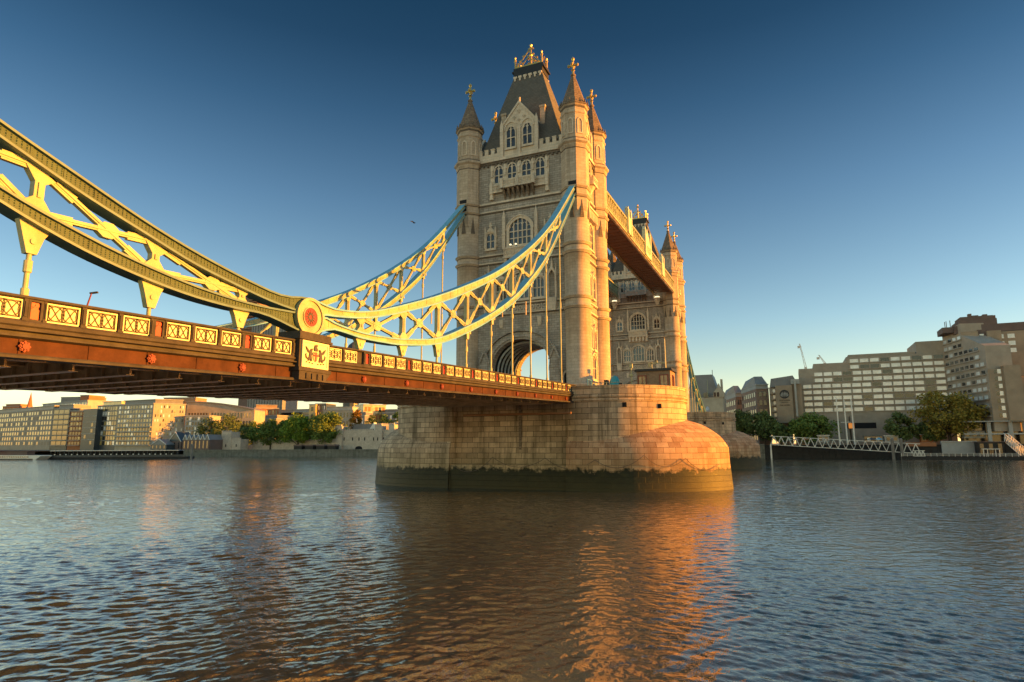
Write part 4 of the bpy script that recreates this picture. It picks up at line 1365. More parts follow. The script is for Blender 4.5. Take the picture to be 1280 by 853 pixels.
# pedestals under the pinned joints
def make_pedestal(sx, label):
    t = thing('chain_pedestal', label, 'pedestal', (sx * 9.5, HY, T(HY) - 1.7), 'pedestals under the chain joints')
    b = MB()
    z0 = T(HY) - 2.5
    zt_ = 12.42
    x0, x1 = sorted((sx * 8.7, sx * 10.32))
    b.box(x0, x1, -63.85, -61.12, T(HY) - 1.72, zt_ - 0.25)
    x0, x1 = sorted((sx * 8.55, sx * 10.45))
    b.box(x0, x1, -63.98, -60.98, zt_ - 0.25, zt_ - 0.12)
    b.box(x0 + .07, x1 - .07, -63.9, -61.06, zt_ - 0.12, zt_ + .25)
    b.box(x0, x1, -63.95, -61.02, T(HY) - 1.95, T(HY) - 1.72)
    # sloped console below
    xs = [sx * v for v in (9.4, 10.4, 10.0, 9.4)]
    b.build('block', M['rail'], t)
    b = MB()
    fr = Fr((sx * 9.9, HY, 0), (0, sx, 0), (sx, 0, 0))
    b.prism([(-1.4, T(HY) - 1.96), (-1.4, T(HY) - 2.5), (0.9, T(HY) - 2.5), (1.4, T(HY) - 1.96)][::-1], fr, -0.4, 0.5)
    for u in (-0.8, -0.3, 0.2, 0.7):
        b.fbox(fr, u - 0.05, u + 0.05, T(HY) - 2.4, T(HY) - 2.05, 0.5, 0.58)
    b.build('console', M['rail'], t)
    b = MB()
    fr = Fr((sx * 10.32, HY - 0.03, 11.35), (0, sx, 0), (sx, 0, 0))
    b.fbox(fr, -1.15, 1.15, -0.82, 0.72, -0.02, 0.05)
    b.ring([(-1.2, -.87), (1.2, -.87), (1.2, .77), (-1.2, .77)], [(-1.08, -.75), (1.08, -.75), (1.08, .65), (-1.08, .65)], fr, 0.0, 0.1)
    c = b.build('arms_panel', M['cream'], t)
    # city arms: shield with red cross, two winged supporters, helm and crest, motto ribbon
    f = MB()
    f.prism([(-0.24, 0.14), (-0.24, -0.2), (-0.14, -0.38), (0, -0.48), (0.14, -0.38), (0.24, -0.2), (0.24, 0.14)], fr, 0.04, 0.1)
    f.build('shield', M['white'], c)
    f = MB()
    f.fbox(fr, -0.05, 0.05, -0.44, 0.13, 0.09, 0.125)
    f.fbox(fr, -0.23, 0.23, -0.13, -0.03, 0.09, 0.122)
    f.fbox(fr, -0.19, -0.11, 0.02, 0.1, 0.09, 0.12)
    f.build('red_cross', M['red'], c)
    f = MB()
    for sg in (-1, 1):
        body = [(0.3, -0.45), (0.42, -0.48), (0.5, -0.3), (0.58, -0.46), (0.68, -0.48), (0.6, -0.2), (0.56, 0.02), (0.7, 0.06), (0.86, 0.26), (0.9, 0.42), (0.74, 0.3), (0.62, 0.2), (0.5, 0.16), (0.46, 0.3), (0.34, 0.34), (0.27, 0.26), (0.34, 0.2), (0.36, 0.08), (0.27, -0.02), (0.38, -0.12), (0.34, -0.26)]
        pl = [(sg * u, v) for u, v in body]
        f.prism(pl if sg > 0 else pl[::-1], fr, 0.04, 0.11)
        tail = [(0.66, -0.4), (0.86, -0.3), (0.92, -0.08), (0.82, 0.0), (0.84, -0.12), (0.76, -0.24), (0.64, -0.3)]
        pl = [(sg * u, v) for u, v in tail]
        f.prism(pl if sg > 0 else pl[::-1], fr, 0.04, 0.1)
        for q in range(3):
            f.prism([(sg * (0.25 + .26 * q) + .07 * math.cos(PI * i / 3), -0.6 + .03 * q + .045 * math.sin(PI * i / 3)) for i in range(6)][::1], fr, 0.04, 0.09)
    f.prism([(-0.14, 0.2), (0.14, 0.2), (0.17, 0.34), (0.06, 0.44), (0.16, 0.56), (0.05, 0.62), (-0.1, 0.58), (-0.17, 0.36)], fr, 0.04, 0.12)
    f.build('supporters', M['tracery'], c)
    return t
make_pedestal(1, 'pedestal with the city arms panel under the red roundel on the near chain')
make_pedestal(-1, 'pedestal under the joint of the far chain, behind the near parapet')

# ================================================================== HIGH WALKWAYS
def make_walkway(sx, label):
    t = thing('high_walkway', label, 'walkway', (sx * 7.6, 7.0, 46.0), 'high walkways between the towers')
    ya, yb = 7.05, FAR - 7.05
    xi, xo = sx * 4.8, sx * 10.5
    b = MB()
    x0, x1 = sorted((sx * 5.2, sx * 10.1))
    b.box(x0, x1, ya, yb, 46.05, 46.25)
    for y in np.arange(ya + 1, yb, 2.0):
        b.box(x0, x1, y - 0.06, y + 0.06, 45.95, 46.05)
    for x in np.linspace(x0 + .6, x1 - .6, 5):
        b.box(x - .05, x + .05, ya, yb, 45.98, 46.05)
    b.build('soffit', M['soffit'], t)
    b = MB()
    b.box(x0, x1, ya, yb, 49.6, 49.8)
    rf = b.build('walkway_roof', M['slate'], t)
    for x, s in ((xi, -sx), (xo, sx)):
        fr = Fr((x, 0, 0), (0, 1, 0), (s, 0, 0))
        b = MB()
        b.fbox(fr, ya, yb, 45.75, 46.15, -0.35, 0.05)
        b.fbox(fr, ya, yb, 46.15, 46.3, -0.3, 0.14)
        b.fbox(fr, ya, yb, 48.55, 48.75, -0.3, 0.14)
        b.fbox(fr, ya, yb, 48.75, 48.95, -0.3, 0.05)
        o = b.build('side_truss', M['white'], t)
        g = MB()
        g.fbox(fr, ya, yb, 46.2, 48.6, -0.25, -0.2)
        g.build('side_cladding', M['blue'] if s != sx else M['cream'], o)
        l = MB()
        n = 46
        for i in range(n):
            u0 = ya + (yb - ya) * i / n
            u1 = ya + (yb - ya) * (i + 1) / n
            l.beam(fr.p(u0, 46.25, -0.05), fr.p(u1, 48.6, -0.05), 0.12, 0.16, (1, 0, 0))
            l.beam(fr.p(u1, 46.25, -0.08), fr.p(u0, 48.6, -0.08), 0.12, 0.16, (1, 0, 0))
            l.fbox(fr, u0 - 0.07, u0 + 0.07, 46.2, 48.7, -0.15, 0.04)
        l.build('lattice', M['white'], o)
        c = MB()
        for i in range(n * 2):
            u0 = ya + (yb - ya) * i / n / 2
            c.prism([(u0 + .1, 48.95), (u0 + .5, 48.95), (u0 + .3, 49.35)], fr, -0.12, -0.04)
        c.build('cresting', M['gold'], o)
        for i in range(n * 2):
            pass
        for i in range(n * 2):
            u0 = ya + (yb - ya) * (i + .5) / n / 2
            k = MB()
            k.prism([(u0 - .12, 45.75), (u0 + .12, 45.75), (u0 + .12, 45.35), (u0 - .12, 45.35)], fr, -0.5, -0.1)
            k.build('bracket', M['under'], o)
    # crest with pinnacled panel at mid span and quarter points (outer side)
    fr = Fr((xo, 0, 0), (0, 1, 0), (sx, 0, 0))
    mid = (ya + yb) / 2
    for yc, hw, h in ((mid, 2.6, 3.4), (mid - 17, 1.1, 2.4), (mid + 17, 1.1, 2.4)):
        b = MB()
        b.fbox(fr, yc - hw, yc + hw, 46.0, 49.4, -0.3, 0.3)
        for u in (yc - hw, yc + hw):
            b.fbox(fr, u - 0.35, u + 0.35, 45.9, 48.95 + h * .75, -0.35, 0.42)
            b.prism([(u - 0.45, 48.95 + h * .75), (u + 0.45, 48.95 + h * .75), (u, 48.95 + h)], fr, -0.3, 0.35)
        if hw > 2:
            b.prism([(yc - 2.2, 49.4), (yc + 2.2, 49.4), (yc + 1.6, 50.6), (yc + .6, 51.2), (yc, 52.6), (yc - .6, 51.2), (yc - 1.6, 50.6)], fr, -0.2, 0.2)
            for u in (-1.1, 0, 1.1):
                b.ring([(yc + u + .5 * math.cos(PI * i / 5), 47.6 + .9 * math.sin(PI * i / 5)) for i in range(10)], [(yc + u + .36 * math.cos(PI * i / 5), 47.6 + .7 * math.sin(PI * i / 5)) for i in range(10)], fr, 0.28, 0.4)
        b.build('crest_panel', M['cream'], t)
    return t
make_walkway(1, 'near high walkway between the towers, sunlit yellow lattice side over a red brown soffit')
make_walkway(-1, 'far high walkway between the towers, short grey piece seen just right of the nearer tower')
for x, lab in ((-6.1, 'left lit bracket lamp under the far walkway on the farther tower'), (5.7, 'right lit bracket lamp under the near walkway on the farther tower')):
    r = thing('bracket_lamp', lab, 'lamp', (x, FAR - 5.5, 43.5), 'lit bracket lamps of the farther tower')
    MB().lathe(x, FAR - 6.2, [(0.1, 42.6), (0.45, 43.0), (0.5, 43.5), (0.75, 43.9), (0.8, 44.6), (0.95, 44.8)], 10).box(x - .4, x + .4, FAR - 6.2, FAR - 5.3, 43.2, 44.5).build('bracket', M['trim'], r)
    MB().lathe(x, FAR - 6.2, [(0.7, 44.8), (0.75, 45.0), (0.6, 45.2), (0.2, 45.3)], 12, 0, True).build('lamp_glass', M['lamp'], r)

# bascule leaves between the piers and the north side span
b = MB()
b.box(-8, 8, 9.0, FAR - 9.0, 12.3, 12.7)
for x in (-7.6, -2.5, 2.5, 7.6):
    b.box(x - .2, x + .2, 10.7, FAR - 10.7, 11.0, 12.29)
r = b.build('bascule_span', M['under'], None, (0, FAR / 2, 12.3))
tag(r, 'low lifting span between the two piers, hidden behind the nearer pier', 'bridge deck')
b = MB()
b.box(-9.6, 9.6, FAR + 9.6, FAR + 100, 11.6, 12.6)
r = thing('bridge_deck', 'farther side span deck with pale blue parapet beyond the farther tower', 'bridge deck', (0, FAR + 10, 12), 'side span decks')
b.build('roadway', M['under'], r)
for sx in (-1, 1):
    p = MB()
    x0, x1 = sorted((sx * 9.6, sx * 9.9))
    p.box(x0, x1, FAR + 9.6, FAR + 100, 12.0, 13.6)
    x0, x1 = sorted((sx * 9.55, sx * 10.05))
    p.box(x0, x1, FAR + 9.6, FAR + 100, 13.6, 13.75)
    for y in np.arange(FAR + 10, FAR + 99, 1.8):
        p.box(x0, x1, y - .12, y + .12, 12.0, 13.6)
    p.build('parapet', M['blue'], r)

# ================================================================== ON THE NEAR PIER
M['cabin_pane'] = m_glass('warm orange glass', (0.55, 0.33, 0.14), 0.25, 0.6, 0.5, 2.0)  # warm orange base colour for the front panes
c = thing('control_cabin', 'small flat roofed brown cabin with red framed windows on the nearer pier', 'cabin', (19.6, -2.0, 12.45))
b = MB()
b.box(17.3, 22.0, -3.6, 0.2, 12.45, 15.95)
for z in np.arange(13.0, 15.9, 0.32):
    b.box(17.27, 22.03, -3.63, 0.23, z, z + 0.03)
for x in (18.9, 20.5):
    b.box(x - .05, x + .05, -3.66, -3.6, 12.45, 15.95)
b.build('wall', M['wood'], c)
b = MB()
b.box(17.0, 22.3, -3.9, 0.5, 15.95, 16.12)
b.box(17.1, 22.2, -3.8, 0.4, 16.12, 16.3)
b.build('roof', M['black'], c)
for x in (18.05, 21.1):
    fr = Fr((x, -3.63, 14.55), (1, 0, 0), (0, -1, 0))
    b = MB()
    b.ring([(-.6, -.85), (.6, -.85), (.6, .85), (-.6, .85)], [(-.48, -.72), (.48, -.72), (.48, .72), (-.48, .72)], fr, -0.02, 0.1)
    b.fbox(fr, -.04, .04, -.72, .72, 0, .07)
    o = b.build('window', M['redwood'], c)
    MB().fbox(fr, -.5, .5, -.73, .73, -0.02, 0.03).build('pane', M['cabin_pane'], o)
fr = Fr((22.03, -1.7, 14.3), (0, 1, 0), (1, 0, 0))
b = MB()
b.ring([(-.55, -1.1), (.55, -1.1), (.55, 1.1), (-.55, 1.1)], [(-.4, -.9), (.4, -.9), (.4, .95), (-.4, .95)], fr, -0.02, 0.1)
o = b.build('window', M['redwood'], c)
MB().fbox(fr, -.42, .42, -.92, .96, -0.02, 0.03).build('pane', M['pane'], o)
# railings along the pier edge
def railing(pts, label, h=1.05, z0=12.45, group=None, mat='blue'):
    r = thing('railing', label, 'railing', (pts[0][0], pts[0][1], z0), group)
    b = MB()
    for z in (0.35, 0.7, h):
        b.tube([(x, y, z0 + z) for x, y in pts], 0.04, 6)
    b.build('rail', M[mat], r)
    L = 0
    for i in range(len(pts) - 1):
        n = max(1, int(math.dist(pts[i], pts[i + 1]) / 1.6))
        for k in range(n):
            x = pts[i][0] + (pts[i + 1][0] - pts[i][0]) * k / n
            y = pts[i][1] + (pts[i + 1][1] - pts[i][1]) * k / n
            MB().box(x - .04, x + .04, y - .04, y + .04, z0, z0 + h + .06).build('post', M[mat], r)
railing([(11.6, -8.9), (11.7, 8.9)], 'pale blue railing beside the orange lit turret on the nearer pier', 2.2)
railing([(12.2, -8.8), (16.0, -8.0)], 'white railing between the tower and the brown cabin on the pier', 1.7, mat='white')
# tarpaulin covered box
t = thing('covered_box', 'box under a turquoise tarpaulin beside the tower foot on the pier', 'box', (14.1, -4.0, 12.45))
b = MB()
b.lathe(14.1, -4.0, [(0.95, 12.45), (0.9, 13.6), (0.75, 14.7), (0.5, 15.35), (0.1, 15.5)], 9, 0.3, True)
b.build('tarpaulin', M['tarp'], t)
b = MB()
b.box(12.7, 13.2, -4.6, -3.6, 12.45, 14.9)
b.box(14.9, 15.2, -4.4, -3.9, 12.45, 14.4)
b.build('box', M['black'], t)
# signal mast and flagpole
t = thing('signal_mast', 'thin white signal mast with a lamp head left of the brown cabin', 'mast', (16.6, -4.0, 12.45))
MB().lathe(16.6, -4.0, [(0.09, 12.45), (0.08, 16.6)], 8).build('pole', M['white'], t)
MB().box(16.35, 16.85, -4.2, -3.8, 15.3, 15.6).box(16.4, 16.8, -4.2, -3.8, 16.5, 17.1).build('lamp_head', M['white'], t)
t = thing('flagpole', 'bare pale flagpole rising behind the brown cabin on the pier', 'flagpole', (20.5, 1.5, 12.45))
MB().lathe(20.5, 1.5, [(0.1, 12.45), (0.06, 21.3)], 8).build('pole', M['cream'], t)
MB().lathe(20.5, 1.5, [(0.03, 21.3), (0.12, 21.42), (0.03, 21.55)], 8).build('finial', M['gold'], t)
b = MB()
b.box(18.3, 18.5, 1.4, 1.6, 12.45, 17.9).box(17.9, 20.4, 1.4, 1.55, 17.6, 17.75).box(17.95, 18.2, 1.35, 1.6, 17.1, 17.6).box(19.1, 19.3, 1.35, 1.6, 17.75, 18.1)
r = b.build('signal_gantry', M['white'], None, (18.4, 1.5, 12.45))
tag(r, 'white signal gantry showing above the cabin roof, beside the flagpole', 'gantry')
# lamp posts and signal post on the roadway
def lamp_post(x, y, label):
    z = T(y) - 0.9
    t = thing('street_lamp', label, 'street lamp', (x, y, z))
    MB().tube([(x, y, z), (x, y, z + .9), (x + .12, y + .12, z + 1.75)], [.05, .045, .03], 8).build('pole', M['rosette'], t)
    MB().beam((x + .05, y + .1, z + 1.75), (x + 0.35, y + 0.25, z + 1.8), 0.1, 0.07).build('head', M['rail'], t)
lamp_post(8.6, -75.6, 'small leaning reddish post with a head above the parapet at left')
t = thing('traffic_signal', 'dark traffic signal with a green light inside the tower arch', 'traffic light', (-3.6, -8.5, 12.9))
MB().lathe(-3.6, -8.5, [(0.07, 12.9), (0.07, 14.2)], 8).build('pole', M['black'], t)
MB().box(-3.85, -3.35, -8.7, -8.35, 14.2, 15.6).build('head', M['black'], t)
MB().lathe(-3.6, -8.72, [(0.12, 14.3), (0.12, 14.5)], 8).build('green_light', m_emit('green signal', (0.1, 1.0, 0.6), 3), t)
# bird
o_ = at(518, 279, -30)
b = MB()
x, y, z = o_
b.tube([(x - .18, y, z), (x, y, z + .02), (x + .2, y, z)], [0.02, 0.06, 0.015], 6)
b.add([(x - .08, y, z), (x + .12, y, z), (x - .1, y - .25, z + .2), (x - .32, y - .55, z + .14)], [(0, 1, 2), (0, 2, 3)])
b.add([(x - .08, y, z), (x + .12, y, z), (x - .1, y + .25, z + .2), (x - .32, y + .55, z + .14)], [(0, 2, 1), (0, 3, 2)])
r = b.build('bird', M['black'], None, o_)
tag(r, 'small dark gull flying in the open sky left of the tower', 'bird')
# ================================================================== WATER
def water():
    k = NT('river water')
    p = k.pos()
    k.col((0.055, 0.066, 0.052))
    k.b.inputs["Specular Tint"].default_value = (1.0, 0.93, 0.80, 1)
    k.b.inputs["Roughness"].default_value = 0.04
    k.b.inputs["IOR"].default_value = 2.3
    k.b.inputs["Specular IOR Level"].default_value = 0.5
    w1 = k.noise(0.55, 2, 0.5, p, 0.5)
    w2 = k.noise(1.6, 3, 0.6, p, 0.6)
    w3 = k.noise(3.4, 3, 0.6, p, 0.4)
    dist = k.n("ShaderNodeVectorMath", operation='DISTANCE')
    k.l(p, dist.inputs[0])
    dist.inputs[1].default_value = (37, -93, 0)
    far = k.n("ShaderNodeMapRange")
    far.inputs["From Min"].default_value = 15
    far.inputs["From Max"].default_value = 70
    k.l(dist.outputs["Value"], far.inputs["Value"])
    cur = k.ramp(k.noise(0.035, 3, 0.55, p, 0.8), [(0.3, 0.5), (0.7, 1.15)])
    big = k.math('MULTIPLY', k.math('ADD', k.math('MULTIPLY', w1, 0.5), k.math('MULTIPLY', w2, 0.3)), far.outputs[0])
    h = k.math('ADD', big, k.math('MULTIPLY', w3, 0.075))
    h = k.math('MULTIPLY', h, cur)
    bm = k.n("ShaderNodeBump")
    bm.inputs["Strength"].default_value = 1.0
    bm.inputs["Distance"].default_value = 0.27
    k.l(h, bm.inputs["Height"])
    k.l(bm.outputs[0], k.b.inputs["Normal"])
    return k.m
def river():
    cx, cy = 37.5, -93.4
    rs = [0.5, 6, 11]
    r = 15.0
    while r < 150:
        rs.append(r)
        r += 0.085 if r < 24 else 0.085 * (r / 24) ** 1.12
    nfine = len(rs)
    rs += [175, 230, 400, 900, 2500, 7000]
    rs = np.array(rs)
    th = np.concatenate([np.linspace(R(52), R(176), 900), np.linspace(R(176), R(412), 60)[1:-1]])
    nt = len(th)
    RR, TT = np.meshgrid(rs, th, indexing='ij')
    X, Y = cx + RR * np.cos(TT), cy + RR * np.sin(TT)
    rg = np.random.RandomState(5)
    H = np.zeros_like(X)
    dr = np.gradient(rs)[:, None]
    fade = np.clip((150 - RR) / 60, 0, 1) * np.clip((RR - 12) / 3, 0, 1) * np.clip((TT - R(52)) / R(4), 0, 1) * np.clip((R(176) - TT) / R(4), 0, 1)
    # slow warp so that crests never line up into a regular pattern
    wx = sum(1.6 * np.sin(X * a + Y * b + c) for a, b, c in rg.uniform(-0.12, 0.12, (6, 3)) * np.array([1, 1, 50]))
    wy = sum(1.6 * np.sin(X * a + Y * b + c) for a, b, c in rg.uniform(-0.12, 0.12, (6, 3)) * np.array([1, 1, 50]))
    gust = 0.75 + 0.35 * np.sin(X * 0.043 + Y * 0.021 + wx * 0.3) * np.sin(Y * 0.05 - X * 0.017 + wy * 0.3 + 1.0)
    for i in range(130):
        lam = 0.18 * (2.4 / 0.18) ** rg.rand()
        ang = R(112) + rg.randn() * R(34)
        kk = 2 * PI / lam
        amp = 0.0125 * lam ** 0.85 * (0.6 + 0.8 * rg.rand()) / (1 + (lam / 1.5) ** 2)
        ph = kk * (np.cos(ang) * (X + wx) + np.sin(ang) * (Y + wy)) + rg.rand() * 6.28
        lod = np.clip((lam / (2.2 * dr) - 0.6), 0, 1)
        s_ = np.sin(ph)
        H += amp * lod * (s_ + 0.42 * (s_ * s_ - 0.5))
    H *= fade * gust * WAVE
    V = np.stack([X, Y, WATER + H], -1).reshape(-1, 3)
    nr = len(rs)
    i, j = np.meshgrid(np.arange(nr - 1), np.arange(nt), indexing='ij')
    j2 = (j + 1) % nt
    F = np.stack([i * nt + j, (i + 1) * nt + j, (i + 1) * nt + j2, i * nt + j2], -1).reshape(-1, 4)
    me = bpy.data.meshes.new('river')
    me.vertices.add(len(V)); me.vertices.foreach_set('co', V.ravel())
    me.loops.add(F.size); me.loops.foreach_set('vertex_index', F.ravel())
    me.polygons.add(len(F)); me.polygons.foreach_set('loop_start', np.arange(0, F.size, 4)); me.polygons.foreach_set('loop_total', np.full(len(F), 4))
    me.polygons.foreach_set('use_smooth', np.ones(len(F), dtype=bool))
    me.update(calc_edges=True)
    me.materials.append(water())
    o = bpy.data.objects.new('river', me)
    COL.objects.link(o)
    o['kind'] = 'structure'
WAVE = 0.29
river()
# ================================================================== NORTH BANK
ZR, ZL = 5.0, 3.0
M['quay'] = m_plain('dark wet timber piling', (0.03, 0.028, 0.025), 0.7, 0, 0.5, 0.6)
M['bank'] = m_stone('embankment granite', (0.22, 0.21, 0.17), (0.17, 0.16, 0.13), (0.08, 0.08, 0.06), 1.6, 0.7, 0.03, var=0.6, drip=0.6, stain=(0.03, 0.04, 0.02))
M['pave'] = m_plain('grey paving', (0.22, 0.20, 0.17), 0.85, 0, 0.3, 0.5)
M['earth'] = m_plain('bank ground', (0.16, 0.15, 0.12), 0.9, 0, 0.3, 0.1)
def m_fac(name, c, rough=0.8, var=0.25): return m_plain(name, c, rough, 0, var, 0.25)
M['hotel'] = m_fac('brown grey concrete', (0.42, 0.35, 0.27))
M['hotel2'] = m_fac('dark brown concrete', (0.18, 0.125, 0.105))
M['hotel3'] = m_fac('tan concrete', (0.38, 0.29, 0.20))
M['blind'] = m_glass('window with white blinds', (0.80, 0.82, 0.78), 0.25, 0.7, 0.3, 0.3)
M['blind'].node_tree.nodes['Principled BSDF'].inputs['IOR'].default_value = 1.9
M['dkwin'] = m_glass('dark window', (0.035, 0.037, 0.04), 0.12, 0.7)
M['brick'] = m_fac('brown brick', (0.33, 0.22, 0.16))
M['mansard'] = m_fac('grey metal mansard', (0.22, 0.22, 0.22), 0.5)
M['palewall'] = m_fac('pale stone walling', (0.48, 0.41, 0.31))
M['castle'] = m_stone('castle ragstone', (0.62, 0.53, 0.42), (0.54, 0.45, 0.35), (0.3, 0.25, 0.2), 1.0, 0.5, 0.03, var=0.5)
M['warmwin'] = m_emit('warm lit window', (1.0, 0.33, 0.06), 0.14)
M['goldwin'] = m_glass('glass with painted gold reflection', (0.62, 0.45, 0.16), 0.2, 0.8, 0.5, 0.4)  # gold of reflected sunlight put into the glass colour
M['concrete'] = m_fac('light concrete', (0.45, 0.44, 0.40))
M['slab'] = m_fac('dark blue grey cladding', (0.055, 0.07, 0.08), 0.4)
M['orangeb'] = m_fac('orange brick', (0.42, 0.17, 0.07))
M['copper'] = m_fac('copper coloured roof', (0.36, 0.24, 0.15))

# ground sheet and river wall
b = MB()
edge = [(-3000, 60), (-520, 118), (-290, 172), (-165, 197), (25, 200), (60, 204), (130, 206), (250, 208), (360, 186), (3000, 60)]
n = len(edge)
vs = [(x, y, ZL if x < -30 else ZL + min(1, (x + 30) / 40) * (ZR - ZL)) for x, y in edge] + [(x * 2.2, 5000, 5.0) for x, y in edge]
b.add(vs, [(i, i + 1, n + i + 1, n + i) for i in range(n - 1)])
struct(b, 'ground', M['earth'])
b = MB()
for i in range(2, 4):
    (x0, y0), (x1, y1) = edge[i], edge[i + 1]
    z0, z1 = vs[i][2], vs[i + 1][2]
    b.hexa([(x0, y0 - .3, -3), (x1, y1 - .3, -3), (x1, y1 + .9, -3), (x0, y0 + .9, -3), (x0, y0, z0 + .03), (x1, y1, z1 + .03), (x1, y1 + .9, z1 + .03), (x0, y0 + .9, z0 + .03)])
    b.hexa([(x0, y0 - .25, z0 - .25), (x1, y1 - .25, z1 - .25), (x1, y1 + .5, z1 - .25), (x0, y0 + .5, z0 - .25), (x0, y0 - .25, z0 + .5), (x1, y1 - .25, z1 + .5), (x1, y1 + .3, z1 + .5), (x0, y0 + .3, z0 + .5)])
r = b.build('river_wall', M['bank'], None, (-165, 197, 0))
tag(r, 'long low stone embankment wall below the castle and the trees', 'wall')
b = MB()
b.hexa([(25, 200, -3), (400, 215, -3), (400, 217, -3), (25, 202, -3), (25, 200, ZR + .02), (400, 215, ZR + .02), (400, 217, ZR + .02), (25, 202, ZR + .02)])
for i in range(78):
    x = 25.5 + i * 2.4
    y = 200 + (x - 25) * 0.04
    b.box(x - .13, x + .13, y - .22, y + .05, -2, ZR - .1)
b.hexa([(25, 199.6, ZR - .25), (210, 207.0, ZR - .25), (210, 207.4, ZR - .25), (25, 200, ZR - .25), (25, 199.6, ZR + .1), (210, 207.0, ZR + .1), (210, 207.4, ZR + .1), (25, 200, ZR + .1)])
r = b.build('quay_wall', M['quay'], None, (60, 202, 0))
tag(r, 'black timber piled quay wall behind the white gangway', 'wall')

def xyz(px, Y, z=0.0):
    p = at(px, 520, Y)
    return Vector((p.x, Y, z))
def along(p0, d, px):
    """point on the vertical plane of pixel column px lying on the plan line p0 + s d"""
    q = at(px, 500, CAM[1] + 100)
    vx, vy = q.x - CAM[0], q.y - CAM[1]
    den = d[0] * vy - d[1] * vx
    s = ((CAM[0] - p0[0]) * vy - (CAM[1] - p0[1]) * vx) / den
    return Vector((p0[0] + d[0] * s, p0[1] + d[1] * s, 0))
class Face:
    """a facade from plan point p to plan point q (left to right as seen), outward to the viewer"""
    def __init__(s, p, q):
        s.p, s.q = Vector((p[0], p[1], 0)), Vector((q[0], q[1], 0))
        u = (s.q - s.p)
        s.L = u.length
        u.normalize()
        s.fr = Fr((s.p.x, s.p.y, 0), u, (u.y, -u.x, 0))
    def u(s, px):
        a = along(s.p, s.fr.u, px)
        return (a - s.p).dot(s.fr.u)
    def z(s, px, py):
        a = along(s.p, s.fr.u, px)
        return at(px, py, a.y).z
def block(b, fc, u0, u1, z0, z1, depth):
    b.fbox(fc.fr, u0, u1, z0, z1, -depth, 0)
def windows(parent, items, name='window', cap=100):
    """items: (frame, u0, u1, v0, v1, material); first `cap` become parts, the rest one stuff part"""
    rest = {}
    for i, (fr, u0, u1, v0, v1, m) in enumerate(items):
        b = MB()
        b.fbox(fr, u0, u1, v0, v1, -0.02, 0.06)
        b.fbox(fr, u0 - .08, u1 + .08, v0 - .14, v0, -0.02, 0.16)
        if i < cap:
            b.build(name, M[m], parent)
        else:
            rest.setdefault(m, MB())
            o = rest[m]
            o.fbox(fr, u0, u1, v0, v1, -0.02, 0.06)
            o.fbox(fr, u0 - .08, u1 + .08, v0 - .14, v0, -0.02, 0.16)
    if rest:
        allm = MB()
        mats = []
        for j, (m, o) in enumerate(rest.items()):
            allm.cm = j
            mats.append(M[m])
            allm.add(o.v, o.f)
        q = allm.build(name, mats, parent)
        q['kind'] = 'stuff'
def grid(fc, u0, u1, z0, z1, nu, nz, fu=0.6, fz=0.55, mats=('dkwin',), rnd=None, skip=0.0):
    rnd = rnd or rng
    r = []
    du, dz = (u1 - u0) / nu, (z1 - z0) / nz
    for j in range(nz):
        for i in range(nu):
            if rnd.random() < skip: continue
            a = u0 + du * (i + .5 - fu / 2)
            c = z0 + dz * (j + .5 - fz / 2)
            r.append((fc.fr, a, a + du * fu, c, c + dz * fz, rnd.choice(mats)))
    return r

# ------------------------------------------------------------------ the big stepped hotel on the right
YH = 236.0
pA0, pA1 = xyz(1001, YH), xyz(1189, YH)
FA = Face(pA0, pA1)
h = thing('hotel', 'big brown concrete hotel with stepped roofline and rows of pale windows, at the right edge', 'hotel', (pA1.x, YH, ZR))
def zA(px, py): return FA.z(px, py)
steps = [(1001, 1020, 461), (1020, 1062, 454), (1062, 1152, 444)]
b = MB()
for i, (a, c, t_) in enumerate(steps):
    block(b, FA, FA.u(a), FA.u(c), ZR, zA((a + c) / 2, t_), 22)
block(b, FA, FA.u(1152), FA.u(1189), ZR, zA(1170, 426), 24)
block(b, FA, FA.u(1062) + 1, FA.u(1150), zA(1105, 444), zA(1105, 441.5), 14)
b.build('wall', M['hotel'], h)
W_ = []
bands = MB()
z9, z0 = zA(1100, 449.5), zA(1100, 511)
NR = 9
for j in range(NR):
    zz = z9 + (z0 - z9) * j / (NR - 1)
    xa = (1064 if j < 2 else 1018 if j < 4 else 1003)
    ua, ub = FA.u(xa) + .5, FA.u(1186)
    n_ = int((ub - ua) / 3.9)
    for i in range(n_):
        u0_ = ua + (ub - ua) * (i + .08) / n_
        W_.append((FA.fr, u0_, u0_ + (ub - ua) / n_ * .84, zz - .75, zz + .75, 'dkwin' if rng.random() < 0.12 else 'blind'))
    bands.fbox(FA.fr, ua - .4, ub, zz - 1.25, zz - .85, 0, .35)
